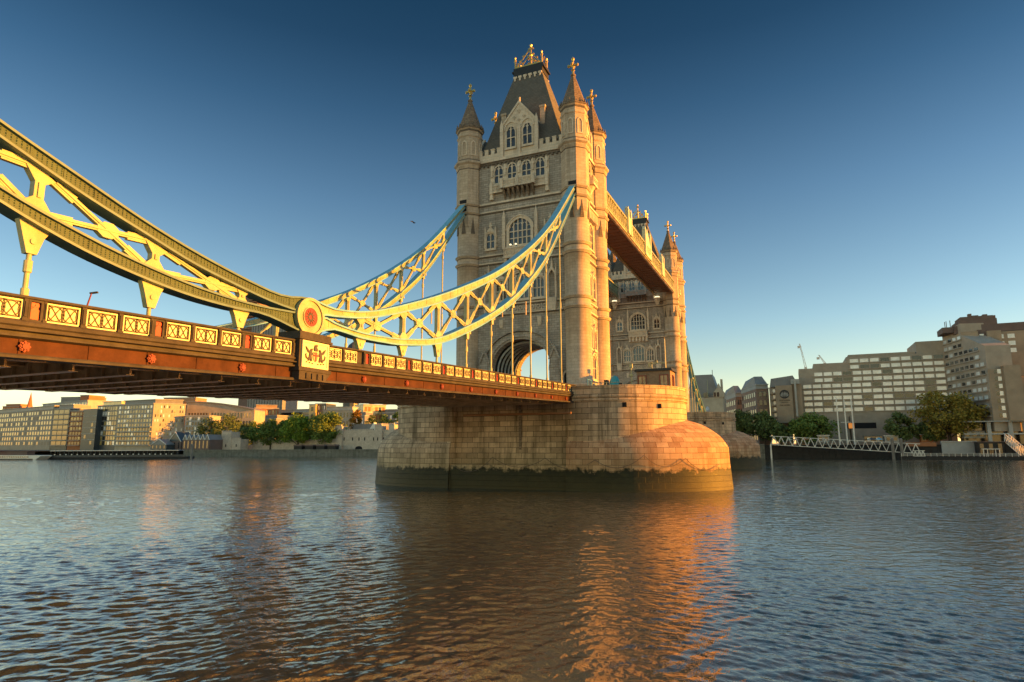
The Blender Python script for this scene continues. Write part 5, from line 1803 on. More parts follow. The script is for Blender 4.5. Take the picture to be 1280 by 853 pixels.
# wing B, turned towards the river
dB = Vector((0.25, -0.97, 0)).normalized()
pB1 = along(pA1, dB, 1211)
pB2 = along(pA1, dB, 1239)
FB = Face(pA1, pB2)
bB = MB()
uT = FB.u(1211)
zB1 = FB.z(1200, 410)
zB0 = FB.z(1238, 444)
bB.prism([(0, ZR + 5), (FB.L, ZR + 5), (FB.L, FB.z(1238, 432)), (uT, FB.z(1211, 419)), (uT, FB.z(1211, 404)), (0, FB.z(1189, 415))], FB.fr, -9, 0)
bB.build('wing_wall', M['hotel'], h)
zlo = FB.z(1238, 517)
zhi = FB.z(1211, 421)
nr = 11
for j in range(nr):
    zz = zhi + (zlo - zhi) * j / (nr - 1)
    ub = uT if j < 2 else FB.L - (1 if j > 3 else 4)
    n_ = int(ub / 3.6)
    for i in range(n_):
        u0_ = ub * (i + .14) / n_
        W_.insert(0, (FB.fr, u0_, u0_ + ub / n_ * .66, zz - .6, zz + .6, 'dkwin' if rng.random() < 0.4 else 'blind'))
    bands.fbox(FB.fr, 0.3, ub, zz - 1.3, zz - .8, 0, .5)
bands.build('window_band', M['hotel'], h)
# end tower C facing the viewer
FC = Face((pB2.x, pB2.y, 0), (pB2.x + 40, pB2.y, 0))
b = MB()
uC = FC.u(1278)
b.fbox(FC.fr, FC.u(1258), FC.u(1279), ZR + 9, FC.z(1265, 457), -16, 1.6)
b.fbox(FC.fr, 0, FC.u(1258), ZR + 9, FC.z(1250, 461), -16, 0)
b.fbox(FC.fr, FC.u(1279), 40, ZR + 9, FC.z(1285, 470), -16, -2)
b.build('end_wall', M['hotel3'], h)
for k in range(7):
    py = 464 + k * 9.2
    z = FC.z(1252, py)
    W_.insert(0, (FC.fr, FC.u(1247), FC.u(1250.5), z - .6, z + .6, 'dkwin'))
    W_.insert(0, (FC.fr, FC.u(1251), FC.u(1255.5), z - .75, z + .75, 'blind'))
pD = along(pA1, dB, 1211)
FD = Face((pD.x, pD.y, 0), (pD.x + 45, pD.y, 0))
b = MB()
b.fbox(FD.fr, 0.02, FD.u(1233), FD.z(1220, 470), FD.z(1222, 414), -14, 0)
b.fbox(FD.fr, FD.u(1244), FD.u(1262), FD.z(1250, 470), FD.z(1250, 413), -14, 0.5)
b.fbox(FD.fr, FD.u(1262), 45, FD.z(1270, 470), FD.z(1270, 413), -14, -1)
b.build('upper_wall', M['hotel3'], h)
b = MB()
b.fbox(FD.fr, FD.u(1233), FD.u(1244), FD.z(1238, 470), FD.z(1238, 411), -14, -1.2)
b.fbox(FD.fr, FD.u(1205), 45, FD.z(1240, 414), FD.z(1240, 404), -20, -2)
b.fbox(FD.fr, FD.u(1213), FD.u(1263), FD.z(1240, 404), FD.z(1240, 396), -18, -4)
b.fbox(FD.fr, FD.u(1217), FD.u(1260), FD.z(1240, 396), FD.z(1240, 391), -16, -6)
b.fbox(FD.fr, FD.u(1190), FD.u(1206), FD.z(1200, 414), FD.z(1200, 407), -14, -3)
b.fbox(FD.fr, FD.u(1236), FD.u(1256), FD.z(1246, 462), FD.z(1246, 438), -12, 4)
b.build('upper_storeys', M['hotel2'], h)
b = MB()
for px_, w_, t_ in ((1232, 1.2, 387), (1239, 2.2, 389), (1245, 2.6, 390), (1252, 1.6, 387.5), (1259, 3.4, 389)):
    b.fbox(FD.fr, FD.u(px_) - w_ / 2, FD.u(px_) + w_ / 2, FD.z(px_, 396), FD.z(px_, t_), -10, -8)
for px_ in (1196, 1198, 1203):
    b.fbox(FD.fr, FD.u(px_) - .12, FD.u(px_) + .12, FD.z(px_, 408), FD.z(px_, 397 + (px_ % 3)), -6, -5.8)
b.build('rooftop_plant', M['hotel2'], h)
for k, py in enumerate((419, 427)):
    z = FD.z(1237, py)
    W_.insert(0, (Fr(FD.fr.o - FD.fr.n * 1.2, FD.fr.u, FD.fr.n), FD.u(1235.5), FD.u(1241), z - .8, z + .8, 'blind'))
for k, py in enumerate((419, 428, 437)):
    z = FD.z(1270, py)
    W_.insert(0, (Fr(FD.fr.o - FD.fr.n * 1.0, FD.fr.u, FD.fr.n), FD.u(1263), FD.u(1266), z - .8, z + .8, 'blind'))
    W_.insert(0, (Fr(FD.fr.o - FD.fr.n * 1.0, FD.fr.u, FD.fr.n), FD.u(1271), FD.u(1280), z - .8, z + .8, 'blind'))
windows(h, W_)
# podium: dark recess, columns, orange lit restaurant windows
b = MB()
b.fbox(FA.fr, FA.u(1060), FA.u(1189), ZR, FA.z(1100, 519), 0, 4)
b.fbox(FA.fr, FA.u(1012), FA.u(1058), ZR, FA.z(1030, 522), 0, 3)
b.build('podium', M['hotel'], h)
b = MB()
b.fbox(FC.fr, -9, 40, ZR + 4.2, ZR + 8.9, -12, -4)
b.fbox(FC.fr, -9, 40, ZR, ZR + 4.0, -12, -6)
b.build('podium_recess', M['dkwin'], h)
b = MB()
b.fbox(FC.fr, -10, 40, ZR + 3.8, ZR + 4.3, -5, 0.3)
b.fbox(FC.fr, -10, 40, ZR + 8.6, ZR + 9.0, -5, 1)
b.build('podium_slab', M['concrete'], h)
for px_ in (1232, 1259, 1278):
    MB().fbox(FC.fr, FC.u(px_) - .6, FC.u(px_) + .6, ZR, ZR + 8.6, -1, 0.2).build('column', M['concrete'], h)
for a, c in ((1248, 1257), (1262, 1277)):
    MB().fbox(FC.fr, FC.u(a), FC.u(c), ZR + 5, ZR + 8.2, -3.9, -3.7).build('lit_window', M['warmwin'], h)
b = MB()
b.fbox(FA.fr, FA.u(1056), FA.u(1091), FA.z(1075, 536), FA.z(1075, 529), 4, 4.1)
b.build('shaded_window', M['dark'], h)
MB().fbox(FA.fr, FA.u(1057), FA.u(1064), FA.z(1060, 536), FA.z(1060, 529.5), 4.1, 4.15).build('lit_window', M['warmwin'], h)

# the hotel's end block with the emblem
FE = Face(xyz(962, 226), xyz(985, 231))
FE2 = Face(xyz(964.5, 225), xyz(996, 225))
k = thing('hotel_block', 'tan hotel end block with a round leaf emblem and balconies on its left side', 'hotel', (FE2.p.x + 5, 228, ZR))
b = MB()
b.fbox(FE2.fr, FE2.u(970), FE2.u(991), FE2.z(980, 529), FE2.z(980, 482), -20, 0)
b.fbox(FE2.fr, FE2.u(970), FE2.u(988), ZR, FE2.z(980, 529), -20, -3)
b.fbox(FE2.fr, FE2.u(991), FE2.u(1003), ZR, FE2.z(996, 480), -20, -1)
b.build('wall', M['hotel3'], k)
b = MB()
b.fbox(FE2.fr, FE2.u(994), FE2.u(996.5), FE2.z(995, 521), FE2.z(995, 476), -2, .6)
b.fbox(FE2.fr, FE2.u(990), FE2.u(1001), FE2.z(995, 480), FE2.z(995, 474), -8, 0)
b.build('stair_tower', M['concrete'], k)
b = MB()
b.fbox(FE2.fr, FE2.u(962), FE2.u(970), ZR + 3, FE2.z(966, 484), -16, -3)
b.build('balcony_wall', M['hotel'], k)
for i in range(6):
    py = 489 + i * 7.6
    z = FE2.z(967, py)
    MB().fbox(FE2.fr, FE2.u(963), FE2.u(970), z - 1.4, z - .6, -3, -1.2).build('balcony', M['hotel3'], k)
    MB().fbox(FE2.fr, FE2.u(966.5), FE2.u(969.5), z - .5, z + 1.0, -3.2, -2.9).build('window', M['blind'], k)
b = MB()
b.prism([(FE2.u(963), FE2.z(966, 484)), (FE2.u(1000), FE2.z(990, 481)), (FE2.u(993), FE2.z(990, 469)), (FE2.u(965), FE2.z(970, 473))], FE2.fr, -20, -2)
b.build('roof', M['mansard'], k)
# emblem: dark disc with a crown of pale leaves
ce, rz = (FE2.u(981), FE2.z(981, 493)), 2.05
f = Fr(FE2.fr.p(ce[0], ce[1], 0.0), FE2.fr.u, FE2.fr.n)
b = MB()
b.prism([(rz * math.cos(2 * PI * i / 28), rz * math.sin(2 * PI * i / 28)) for i in range(28)], f, 0, .12)
e = b.build('emblem_disc', M['black'], k)
b = MB()
for q in range(-3, 4):
    a = q * 0.42
    bx_, bz_ = 0.95 * math.sin(a), -1.5 + .2 * abs(math.sin(a))
    tx_, tz_ = 1.95 * math.sin(a * .95), -0.25 + 1.75 * math.cos(a * 0.9)
    if abs(q) == 3: tz_ -= .35
    mx, mz = (bx_ * .35 + tx_ * .65), (bz_ * .4 + tz_ * .6)
    nx, nz = -(tz_ - bz_), (tx_ - bx_)
    l = math.hypot(nx, nz); nx, nz = nx / l * .19, nz / l * .19
    pl = [(bx_, bz_), (mx - nx, mz - nz), (tx_ * .92, tz_ * .92), (mx + nx, mz + nz)]
    ar = sum(pl[i][0] * pl[(i + 1) % 4][1] - pl[(i + 1) % 4][0] * pl[i][1] for i in range(4))
    b.prism(pl if ar > 0 else pl[::-1], f, .1, .22)
b.build('emblem_leaves', M['concrete'], e)
def lettering(txt, fr, u, v, size, m, parent, name='lettering'):
    cu = bpy.data.curves.new(name, 'FONT')
    cu.body = txt
    cu.size = size
    cu.align_x = 'CENTER'
    cu.extrude = 0.06
    tmp = bpy.data.objects.new(name, cu)
    COL.objects.link(tmp)
    dg = bpy.context.evaluated_depsgraph_get()
    me = bpy.data.meshes.new_from_object(tmp.evaluated_get(dg))
    bpy.data.objects.remove(tmp)
    bb = MB()
    bb.add([fr.p(u + p.co.x, v + p.co.y, 0.08 + p.co.z) for p in me.vertices], [tuple(p.vertices) for p in me.polygons])
    bpy.data.meshes.remove(me)
    return bb.build(name, m, parent)
lettering('GUOMAN', f, -.1, -3.1, 1.0, M['tracery'], k)
lettering('HOTELS', f, -.1, -4.0, .75, M['tracery'], k)
lettering('THE TOWER', f, -.1, -5.3, .75, M['tracery'], k)

# brick offices between the hotel and the bridge
def brick_office(px0, Y0, px1, Y1, px2, Y2, top0, label, rows, cols):
    """left side wall px0..px1 receding, front px1..px2"""
    p0, p1, p2 = xyz(px0, Y0), xyz(px1, Y1), xyz(px2, Y2)
    F1, F2 = Face(p0, p1), Face(p1, p2)
    t = thing('office_building', label, 'building', (p1.x, p1.y, ZR), 'brick offices with grey roofs')
    zt = F1.z(px1, top0)
    b = MB()
    back = p2 + (p0 - p1)
    pl = [p0, p1, p2, back]
    b.add([(p.x, p.y, ZR) for p in pl] + [(p.x, p.y, zt) for p in pl], [(0, 1, 5, 4), (1, 2, 6, 5), (2, 3, 7, 6), (3, 0, 4, 7), (4, 5, 6, 7)])
    b.build('wall', M['brick'], t)
    b = MB()
    c = (p0 + p1 + p2 + back) / 4
    for s0, s1, za, zb in ((1.03, 1.03, zt, zt + .5), (0.97, 0.97, zt + .5, zt + 1.9), (1.02, 1.02, zt + 1.9, zt + 2.3)):
        b.hexa([(c.x + (p.x - c.x) * s0, c.y + (p.y - c.y) * s0, za) for p in pl] + [(c.x + (p.x - c.x) * s1, c.y + (p.y - c.y) * s1, zb) for p in pl])
    b.build('cornice', M['concrete'], t)
    b = MB()
    b.hexa([(c.x + (p.x - c.x) * .95, c.y + (p.y - c.y) * .95, zt + 2.3) for p in pl] + [(c.x + (p.x - c.x) * .62, c.y + (p.y - c.y) * .8, zt + 6.3) for p in pl])
    b.build('roof', M['mansard'], t)
    w = grid(F1, 1, F1.L - 1, ZR + 1.5, zt - .4, cols, rows, .5, .5) + grid(F2, .8, F2.L - .8, ZR + 1.5, zt - .4, 2, rows, .62, .5)
    windows(t, w)
    return t
brick_office(928, 262, 947, 232, 963, 233, 486, 'brown brick office with grey mansard roof directly left of the emblem block', 6, 7)
brick_office(904, 300, 921, 264, 931, 265, 496, 'farther brown brick office with grey roof, left of the larger brick office', 5, 7)

# Victorian stone building with a steep slate roof by the north end of the bridge
FV = Face(xyz(862, 206), xyz(905, 206))
v = thing('stone_building', 'pale stone building with a steep slate roof just right of the farther tower', 'building', (FV.p.x + 8, 206, ZR))
b = MB()
zt = FV.z(890, 497)
b.fbox(FV.fr, 0, FV.u(904), ZR, zt, -14, 0)
b.prism([(FV.u(892), zt), (FV.u(906), zt), (FV.u(906), zt + 2), (FV.u(901.5), zt + 4.0), (FV.u(899), zt + 6.3), (FV.u(896.5), zt + 4.0), (FV.u(892), zt + 2)], FV.fr, -3, .4)
b.fbox(FV.fr, FV.u(901), FV.u(903.5), zt + 3, zt + 8.3, -4, -2)
b.build('wall', M['palewall'], v)
b = MB()
zr = FV.z(890, 468)
b.prism([(FV.u(860), zt), (FV.u(900), zt), (FV.u(891), zr), (FV.u(864), zr)], FV.fr, -12, -1)
b.build('roof', M['mansard'], v)
MB().fbox(FV.fr, FV.u(890.4) - .12, FV.u(890.4) + .12, zr, zr + 2.6, -6, -5.8).fbox(FV.fr, FV.u(864), FV.u(891), zr, zr + .3, -7, -6).build('roof_finial', M['slate'], v)
MB().fbox(FV.fr, FV.u(885.5) - .08, FV.u(885.5) + .08, zt, zt + 8, 0.6, .76).build('flagpole', M['white'], v)
for px_ in (881, 884, 894, 898):
    MB().fbox(FV.fr, FV.u(px_) - .5, FV.u(px_) + .5, zt + .2, zt + 2.2, -.5, .45).build('window', M['dkwin'], v)
t = thing('kiosk', 'small kiosk with gold lit glazed front on the blue railed bridge end', 'kiosk', (*xyz(895, 184).xy, 12.6))
q = xyz(895, 184)
MB().box(q.x - 2.2, q.x + 2.2, q.y, q.y + 3, 12.6, 15.6).build('glazing', M['goldwin'], t)
MB().box(q.x - 2.5, q.x + 2.5, q.y - .3, q.y + 3.3, 15.6, 16.3).build('roof', M['brick'], t)
t = thing('bridge_lamp', 'bright blue lamp standard beside the gold kiosk at the bridge end', 'lamp post', (*xyz(885, 182).xy, 12.6))
q = xyz(885, 182)
MB().lathe(q.x, q.y, [(.8, 12.6), (.6, 13.4), (.35, 13.6), (.3, 17.4), (1.1, 17.8), (1.1, 18.1), (.2, 18.3)], 10).build('standard', M['blue'], t)
MB().lathe(q.x, q.y, [(.5, 18.3), (.9, 19.4), (.7, 20.4), (.1, 21.2)], 8).build('lantern', M['steel'], t)
b = MB()
q0, q1 = xyz(876, 185), xyz(915, 186)
b.hexa([(q0.x, q0.y, 11.5), (q1.x, q1.y, 11.5), (q1.x, q1.y + .4, 11.5), (q0.x, q0.y + .4, 11.5), (q0.x, q0.y, 13.9), (q1.x, q1.y, 13.9), (q1.x, q1.y + .4, 13.9), (q0.x, q0.y + .4, 13.9)])
for i in range(14):
    s = (i + .5) / 14
    b.box(q0.x + (q1.x - q0.x) * s - .12, q0.x + (q1.x - q0.x) * s + .12, q0.y - .12, q0.y + .1, 11.5, 14.1)
tag(b.build('blue_railing', M['blue'], None, q1), 'pale blue panelled railing on top of the far pier, right of the chain', 'railing')

# ------------------------------------------------------------------ riverside: gangway, pontoon, flagpoles, stalls
def truss(p, q, hgt, width, n, mat, t):
    p, q = Vector(p), Vector(q)
    d = (q - p)
    L = d.length
    nrm = Vector((-d.y, d.x, 0)).normalized() * width / 2
    for s in (-1, 1):
        b = MB()
        b.beam(p + nrm * s, q + nrm * s, .22, .22)
        b.beam(p + nrm * s + Vector((0, 0, hgt)), q + nrm * s + Vector((0, 0, hgt)), .22, .22)
        for i in range(n):
            a, c, e = p + d * (i / n) + nrm * s, p + d * ((i + .5) / n) + nrm * s + Vector((0, 0, hgt)), p + d * ((i + 1) / n) + nrm * s
            b.beam(a, c, .16, .16)
            b.beam(c, e, .16, .16)
        b.build('truss', M[mat], t)
    b = MB()
    b.beam(p, q, width, .12)
    b.build('deck', M['rail'], t)
M['bwhite'] = m_plain('weathered white steel', (0.82, 0.78, 0.68), 0.5, 0, 0.2, 0.5)
g0 = xyz(961, 197); g1 = xyz(1146, 193)
g0.z, g1.z = at(961, 556, 197).z, at(1146, 567, 193).z
t = thing('gangway', 'long white lattice gangway sloping down to the right beside the black quay', 'footbridge', (g0.x, g0.y, g0.z))
truss(g0, g1, at(1000, 548, 196).z - at(1000, 558, 196).z + .3, 2.2, 19, 'bwhite', t)
MB().box(g0.x - .3, g0.x + .3, g0.y - 1.4, g0.y - .9, -1, g0.z).build('leg', M['bwhite'], t)
for px_ in (1112, 1123):
    q = xyz(px_, 190.6)
    tag(MB().lathe(q.x, q.y, [(.55, -2), (.55, at(px_, 549, 190.6).z), (.2, at(px_, 548, 190.6).z)], 10).build('mooring_pile', M['pave'], None, (q.x, q.y, 0)),
        'grey mooring pile at the lower end of the gangway, ' + ('left of the pair' if px_ < 1120 else 'right of the pair'), 'pile', 'mooring piles at the gangway')
q0, q1 = xyz(1122, 190), xyz(1330, 192)
t = thing('pontoon', 'low dark pontoon with a white railing along the right hand bank', 'pontoon', (q0.x, q0.y, WATER))
z1 = at(1200, 571, 190).z
b = MB()
b.box(q0.x, q1.x, 190, 195, -1, z1)
b.build('float', M['quay'], t)
b = MB()
for z in (z1 + .35, z1 + .75, z1 + 1.15):
    b.box(q0.x, q1.x, 190.1, 190.2, z - .04, z + .04)
b.build('rail', M['bwhite'], t)
b = MB()
x = q0.x
while x < q1.x:
    MB().box(x - .06, x + .06, 190.08, 190.22, z1, z1 + 1.2).build('post', M['bwhite'], t)
    x += 1.9
b = MB()
a = xyz(1137, 192); c = xyz(1151, 192)
t2 = thing('boarding_ramp', 'short white lattice ramp on the pontoon beside the two grey piles', 'ramp', (a.x, 192, z1))
truss((a.x, 192, z1 + .1), (c.x, 192, z1 + .1), 2.0, 1.5, 3, 'bwhite', t2)
def kiosk(px0, px1, Y, pyb, pyt, mat, label, name='kiosk', roof='concrete', cat='kiosk', grp=None, depth=4):
    p, q = xyz(px0, Y), xyz(px1, Y)
    zb, zt = max(ZR if Y > 200 else z1, at(px0, pyb, Y).z), at((px0 + px1) / 2, pyt, Y).z
    t = thing(name, label, cat, ((p.x + q.x) / 2, Y, zb), grp)
    MB().box(p.x, q.x, Y, Y + depth, zb, zt - .3).build('wall', M[mat], t)
    MB().box(p.x - .4, q.x + .4, Y - .4, Y + depth + .4, zt - .3, zt).build('roof', M[roof], t)
    n_ = max(2, int((q.x - p.x) / 2.2))
    for i in range(n_):
        u = p.x + (q.x - p.x) * (i + .5) / n_
        MB().box(u - .6, u + .6, Y - .06, Y, zb + .7, zt - .8).build('window', M['dkwin' if mat != 'dkwin' else 'blind'], t)
    return t
kiosk(1217, 1251, 196.5, 572, 552, 'quay', 'dark flat roofed pontoon shelter at the far right of the landing stage', 'shelter', 'hotel2', 'shelter')
t = thing('canopy', 'small white framed canopy in front of the dark pontoon shelter', 'canopy', (*xyz(1233, 193.5).xy, z1))
for px_ in (1224, 1229, 1239, 1244):
    q = xyz(px_, 193.5)
    MB().box(q.x - .12, q.x + .12, 193.4, 193.6, z1, z1 + 2.6).build('post', M['bwhite'], t)
p, q = xyz(1223, 193), xyz(1245, 193)
MB().box(p.x, q.x, 192.9, 194.5, z1 + 2.6, z1 + 2.85).build('roof', M['bwhite'], t)
a, c = xyz(1254, 198), xyz(1272, 193)
t = thing('gangway', 'short steep white framed gangway under the columns at the right edge', 'footbridge', (a.x, 198, 6))
truss((a.x, 198, at(1254, 552, 198).z), (c.x, 193, z1 + .4), 3.0, 1.6, 7, 'bwhite', t)
b = MB()
p, q = xyz(1128, 202.5), xyz(1166, 202.5)
tag(MB().box(p.x, q.x, 201.6, 203.4, ZR - .6, ZR + .9).build('timber_barrier', M['orangeb'], None, (p.x, 202, ZR)), 'orange brown boarded barrier on the quay behind the pontoon', 'barrier')
p, q = xyz(1172, 203), xyz(1216, 203)
tag(MB().box(p.x, q.x, 201.9, 204, 1.6, ZR + 1.3).box(p.x, q.x, 201.6, 202.0, ZR + 1.0, ZR + 1.4).build('concrete_wall', M['concrete'], None, (p.x, 203, ZR)), 'grey concrete parapet on the quay under the autumn tree', 'wall')
kiosk(1202, 1229, 208, 548, 538.5, 'concrete', 'grey flat roofed pavilion between the autumn tree and the columns', 'pavilion', 'hotel2', 'pavilion')
kiosk(1103, 1121, 212, 553, 544.5, 'concrete', 'pale stall with a white roof behind the gangway, left of the round tree', 'stall', 'bwhite', 'stall')
kiosk(1078, 1100, 213, 553, 545, 'dkwin', 'dark glazed stall with blue grey awning right of the flagpoles', 'stall', 'slab', 'stall')
kiosk(1020, 1034, 211, 553, 544, 'concrete', 'low white marquee left of the flagpoles', 'marquee', 'bwhite', 'marquee')
kiosk(1148, 1163, 214, 553, 543, 'orangeb', 'low orange lit stall between the round tree and the autumn tree', 'stall', 'concrete', 'stall')
for i, (px_, top, lab) in enumerate(((1042.5, 497, 'left, tallest of the three white flagpoles on the quay'), (1052, 500, 'middle one of the three white flagpoles, with a crossarm'), (1061, 499, 'right one of the three white flagpoles on the quay'))):
    q = xyz(px_ + 4.5, 204)
    z = at(px_, top, 204).z
    t = thing('flagpole', lab, 'flagpole', (q.x, 204, ZR), 'white flagpoles on the quay')
    MB().lathe(q.x, q.y, [(.32, ZR), (.2, z)], 8).build('pole', M['bwhite'], t)
    if i == 1: MB().box(q.x - 1.8, q.x + 1.8, q.y - .08, q.y + .08, (ZR + z) / 2 - .1, (ZR + z) / 2 + .1).build('crossarm', M['bwhite'], t)
for i in range(26):
    px_ = 983 + i * 2.4 if i < 16 else 1024 + (i - 16) * 9.5
    q = xyz(px_, 205 + (i % 3))
    hgt = 1.5 + .3 * rng.random()
# parasols along the quay
for i, (px_, m_, lab) in enumerate(((985, 'white', 'white parasol on the quay below the emblem block'), (993, 'copper', 'brown parasol on the quay right of the white parasol'), (1004, 'orangeb', 'orange parasol on the quay under the left hand tree'), (1087, 'slab', 'dark blue parasol on the quay right of the flagpoles'), (1096, 'blue', 'pale blue parasol beside the dark blue parasol on the quay'))):
    q = xyz(px_, 206)
    t = thing('parasol', lab, 'parasol', (q.x, 206, ZR), 'parasols on the quay')
    MB().lathe(q.x, q.y, [(.06, ZR), (.06, ZR + 2.7)], 6).build('pole', M['steel'], t)
    MB().lathe(q.x, q.y, [(1.7, ZR + 2.1), (.1, ZR + 3.0)], 8, .2).build('canopy', M[m_], t)
# tower cranes over the hotel roof
for px_, top, base, lab in ((1003, 430, 459, 'taller of two leaning crane jibs over the hotel roof'), (1027, 444, 454, 'small crane jib showing over the hotel roof, right of the taller one')):
    Y = 420
    p, q = at(px_ + 4, base, Y), at(px_ - 3.5, top, Y)
    t = thing('tower_crane', lab, 'crane', (p.x, Y, 5), 'tower cranes far behind the hotel')
    MB().beam((p.x, Y, 5), (p.x, Y, p.z), 1.8, 1.8, (0, 1, 0)).build('mast', M['steel'], t)
    b = MB()
    for o_ in (-.6, .6):
        b.beam((p.x + o_, Y, p.z), (q.x + o_ * .3, Y, q.z), .3, .3)
    n_ = 8
    for i in range(n_):
        a = Vector((p.x, Y, p.z)).lerp(Vector((q.x, Y, q.z)), i / n_)
        c = Vector((p.x, Y, p.z)).lerp(Vector((q.x, Y, q.z)), (i + 1) / n_)
        s = 1 if i % 2 else -1
        b.beam((a.x + .6 * s, Y, a.z), (c.x - .6 * s, Y, c.z), .2, .2)
    b.build('jib', M['steel'], t)
    MB().box(q.x - 1.6, q.x + .3, Y - .6, Y + .6, q.z - 3.2, q.z - 1.6).build('counterweight', M['steel'], t)

# ------------------------------------------------------------------ left bank: flats and offices
def flats(px0, Y0, px1, Y1, pytop, label, wall, nz, nu, mats, depth=18, fu=.6, fz=.55, roofm='mansard', cat='apartment block', pent=True, balc=False, name='apartment_block', z0=ZL, cap=100, roofh=3.0, group=None, skip=0.0):
    F = Face(xyz(px0, Y0), xyz(px1, Y1))
    zt = F.z(px1, pytop)
    t = thing(name, label, cat, (F.q.x, F.q.y, z0), group)
    MB().fbox(F.fr, 0, F.L, z0, zt, -depth, 0).build('wall', M[wall], t)
    b = MB()
    b.fbox(F.fr, -.4, F.L + .4, zt, zt + .5, -depth - .4, .5)
    b.build('roof_edge', M['concrete'], t)
    if pent:
        p = MB().fbox(F.fr, F.L * .06, F.L * .94, zt + .5, zt + roofh, -depth + 2, -3).build('penthouse', M[roofm], t)
        MB().fbox(F.fr, F.L * .04, F.L * .96, zt + roofh, zt + roofh + .4, -depth + 1.5, -2.2).build('penthouse_roof', M['concrete'], t)
    w = grid(F, .6, F.L - .6, z0 + 3.2, zt - .3, nu, nz, fu, fz, mats, skip=skip)
    w.sort(key=lambda i: -i[3])
    windows(t, w, cap=cap)
    for j in range(1, nz + 1):
        z = z0 + 3.2 + (zt - .3 - z0 - 3.2) * j / nz
        MB().fbox(F.fr, 0, F.L, z - .22, z + .06, 0, .1).build('floor_band', M['concrete'], t)
    if balc:
        for j in range(nz):
            z = z0 + 3.2 + (zt - .3 - z0 - 3.2) * j / nz
            b = MB().fbox(F.fr, 0.2, F.L - .2, z - .18, z + .12, 0, 1.2)
            b.fbox(F.fr, 0.2, F.L - .2, z + .95, z + 1.03, 1.1, 1.18)
            b.build('balcony', M['concrete'], t)
    return t, F, zt
flats(-14, 226, 66, 206, 512, 'long brownish apartment block at the far left with a set back top floor', 'hotel', 7, 26, ('dkwin', 'dkwin', 'dkwin', 'goldwin', 'hotel3'), fu=.55, fz=.6)
t_, F_, z_ = flats(66.5, 205.5, 87, 206, 511, 'corner tower of white framed dark glass at the end of the long brownish block', 'slab', 7, 3, ('dkwin',), fu=.86, fz=.7, balc=True)
flats(52, 240, 108, 226, 501, 'pale upper apartment block rising behind the long brownish block', 'concrete', 7, 16, ('dkwin', 'blind', 'goldwin'), fu=.6, pent=False)
flats(88, 206, 104, 208, 514, 'narrow block of orange lit balconies beside the white framed glass corner tower', 'orangeb', 7, 4, ('goldwin', 'dkwin'), fu=.7, fz=.6, balc=True, pent=False)
flats(104, 203, 121, 203, 512, 'plain dark slate clad slab with few windows, left of the bright gold block', 'slab', 6, 2, ('dkwin',), fu=.3, pent=False, skip=.6)
flats(121, 207, 147, 207, 507, 'dark glass block with gold strips between the slate slab and the gold block', 'slab', 8, 8, ('dkwin', 'dkwin', 'goldwin', 'blind'), fu=.75, fz=.7, roofm='goldwin')
t_, F_, z_ = flats(147, 200, 191, 200, 505, 'cream apartment block with white balconies, left of its gold lit twin', 'palewall', 9, 12, ('dkwin', 'dkwin', 'goldwin', 'blind'), fu=.55, fz=.55, balc=False)
b = MB()
for j in range(5):
    z = ZL + 3 + j * 3.0
    b = MB().fbox(F_.fr, 0, F_.L, z, z + .5, 0, 1.4)
    b.build('balcony', M['concrete'], t_)
flats(191.2, 200, 231, 217, 506, 'brightly gold lit apartment block facing the sun, centre of the left bank', 'palewall', 9, 11, ('dkwin', 'palewall', 'goldwin', 'blind', 'palewall'), fu=.42, fz=.55)
t_, F_, z_ = flats(232, 214, 262, 221, 520, 'white gridded office block right of the gold lit block', 'concrete', 6, 8, ('dkwin', 'dkwin', 'blind'), fu=.66, fz=.6, pent=False)
# long pale building with a curved roof
F_ = Face(xyz(233, 232), xyz(318, 252))
t_ = thing('office_building', 'long pale yellow building with a curved roof right of the gold lit block', 'building', (F_.q.x, F_.q.y, ZL), 'pale offices on the left bank')
zc0, zc1 = F_.z(240, 503), F_.z(317, 513)
b = MB()
arc = [(F_.L * i / 16, zc0 + (zc1 - zc0) * (i / 16) ** 2) for i in range(17)]
b.prism([(0, ZL), (F_.L, ZL)] + arc[::-1], F_.fr, -20, 0)
b.build('wall', M['palewall'], t_)
b = MB()
b.ring([(u, z + .7) for u, z in arc], [(u, z) for u, z in arc], F_.fr, -20, 1.2, closed=False)
b.build('roof', M['mansard'], t_)
windows(t_, grid(F_, 1, F_.L - 2, ZL + 4, zc1 - .6, 22, 4, .5, .6, ('dkwin', 'goldwin', 'dkwin')) )
# skyline further back
flats(318, 330, 348, 345, 511, 'orange lit brick houses above the trees, right of the curved roof building', 'orangeb', 5, 7, ('dkwin', 'goldwin'), fu=.4, cat='building', name='brick_building', roofm='copper')
t_, F_, z_ = flats(342, 360, 388, 362, 512, 'grey office with long horizontal bands above the trees', 'concrete', 5, 1, ('dkwin',), fu=.98, fz=.35, cat='office', name='office_building', pent=False)
flats(386, 350, 394, 352, 506, 'narrow yellow glazed stair tower at the end of the grey banded office', 'goldwin', 5, 1, ('dkwin',), fu=.5, cat='office', name='office_building', pent=False)
flats(394, 356, 407, 358, 505, 'dark blue gridded office beside the yellow stair tower', 'slab', 6, 5, ('dkwin', 'blind'), fu=.5, cat='office', name='office_building', pent=False)
flats(404, 340, 441, 348, 513, 'pale low office behind the tallest tree on the left bank', 'palewall', 4, 9, ('dkwin',), fu=.5, cat='office', name='office_building', roofm='concrete')
flats(440, 345, 456, 347, 520, 'low grey house with white windows left of the autumn tree', 'mansard', 3, 4, ('blind',), fu=.4, cat='house', name='house')
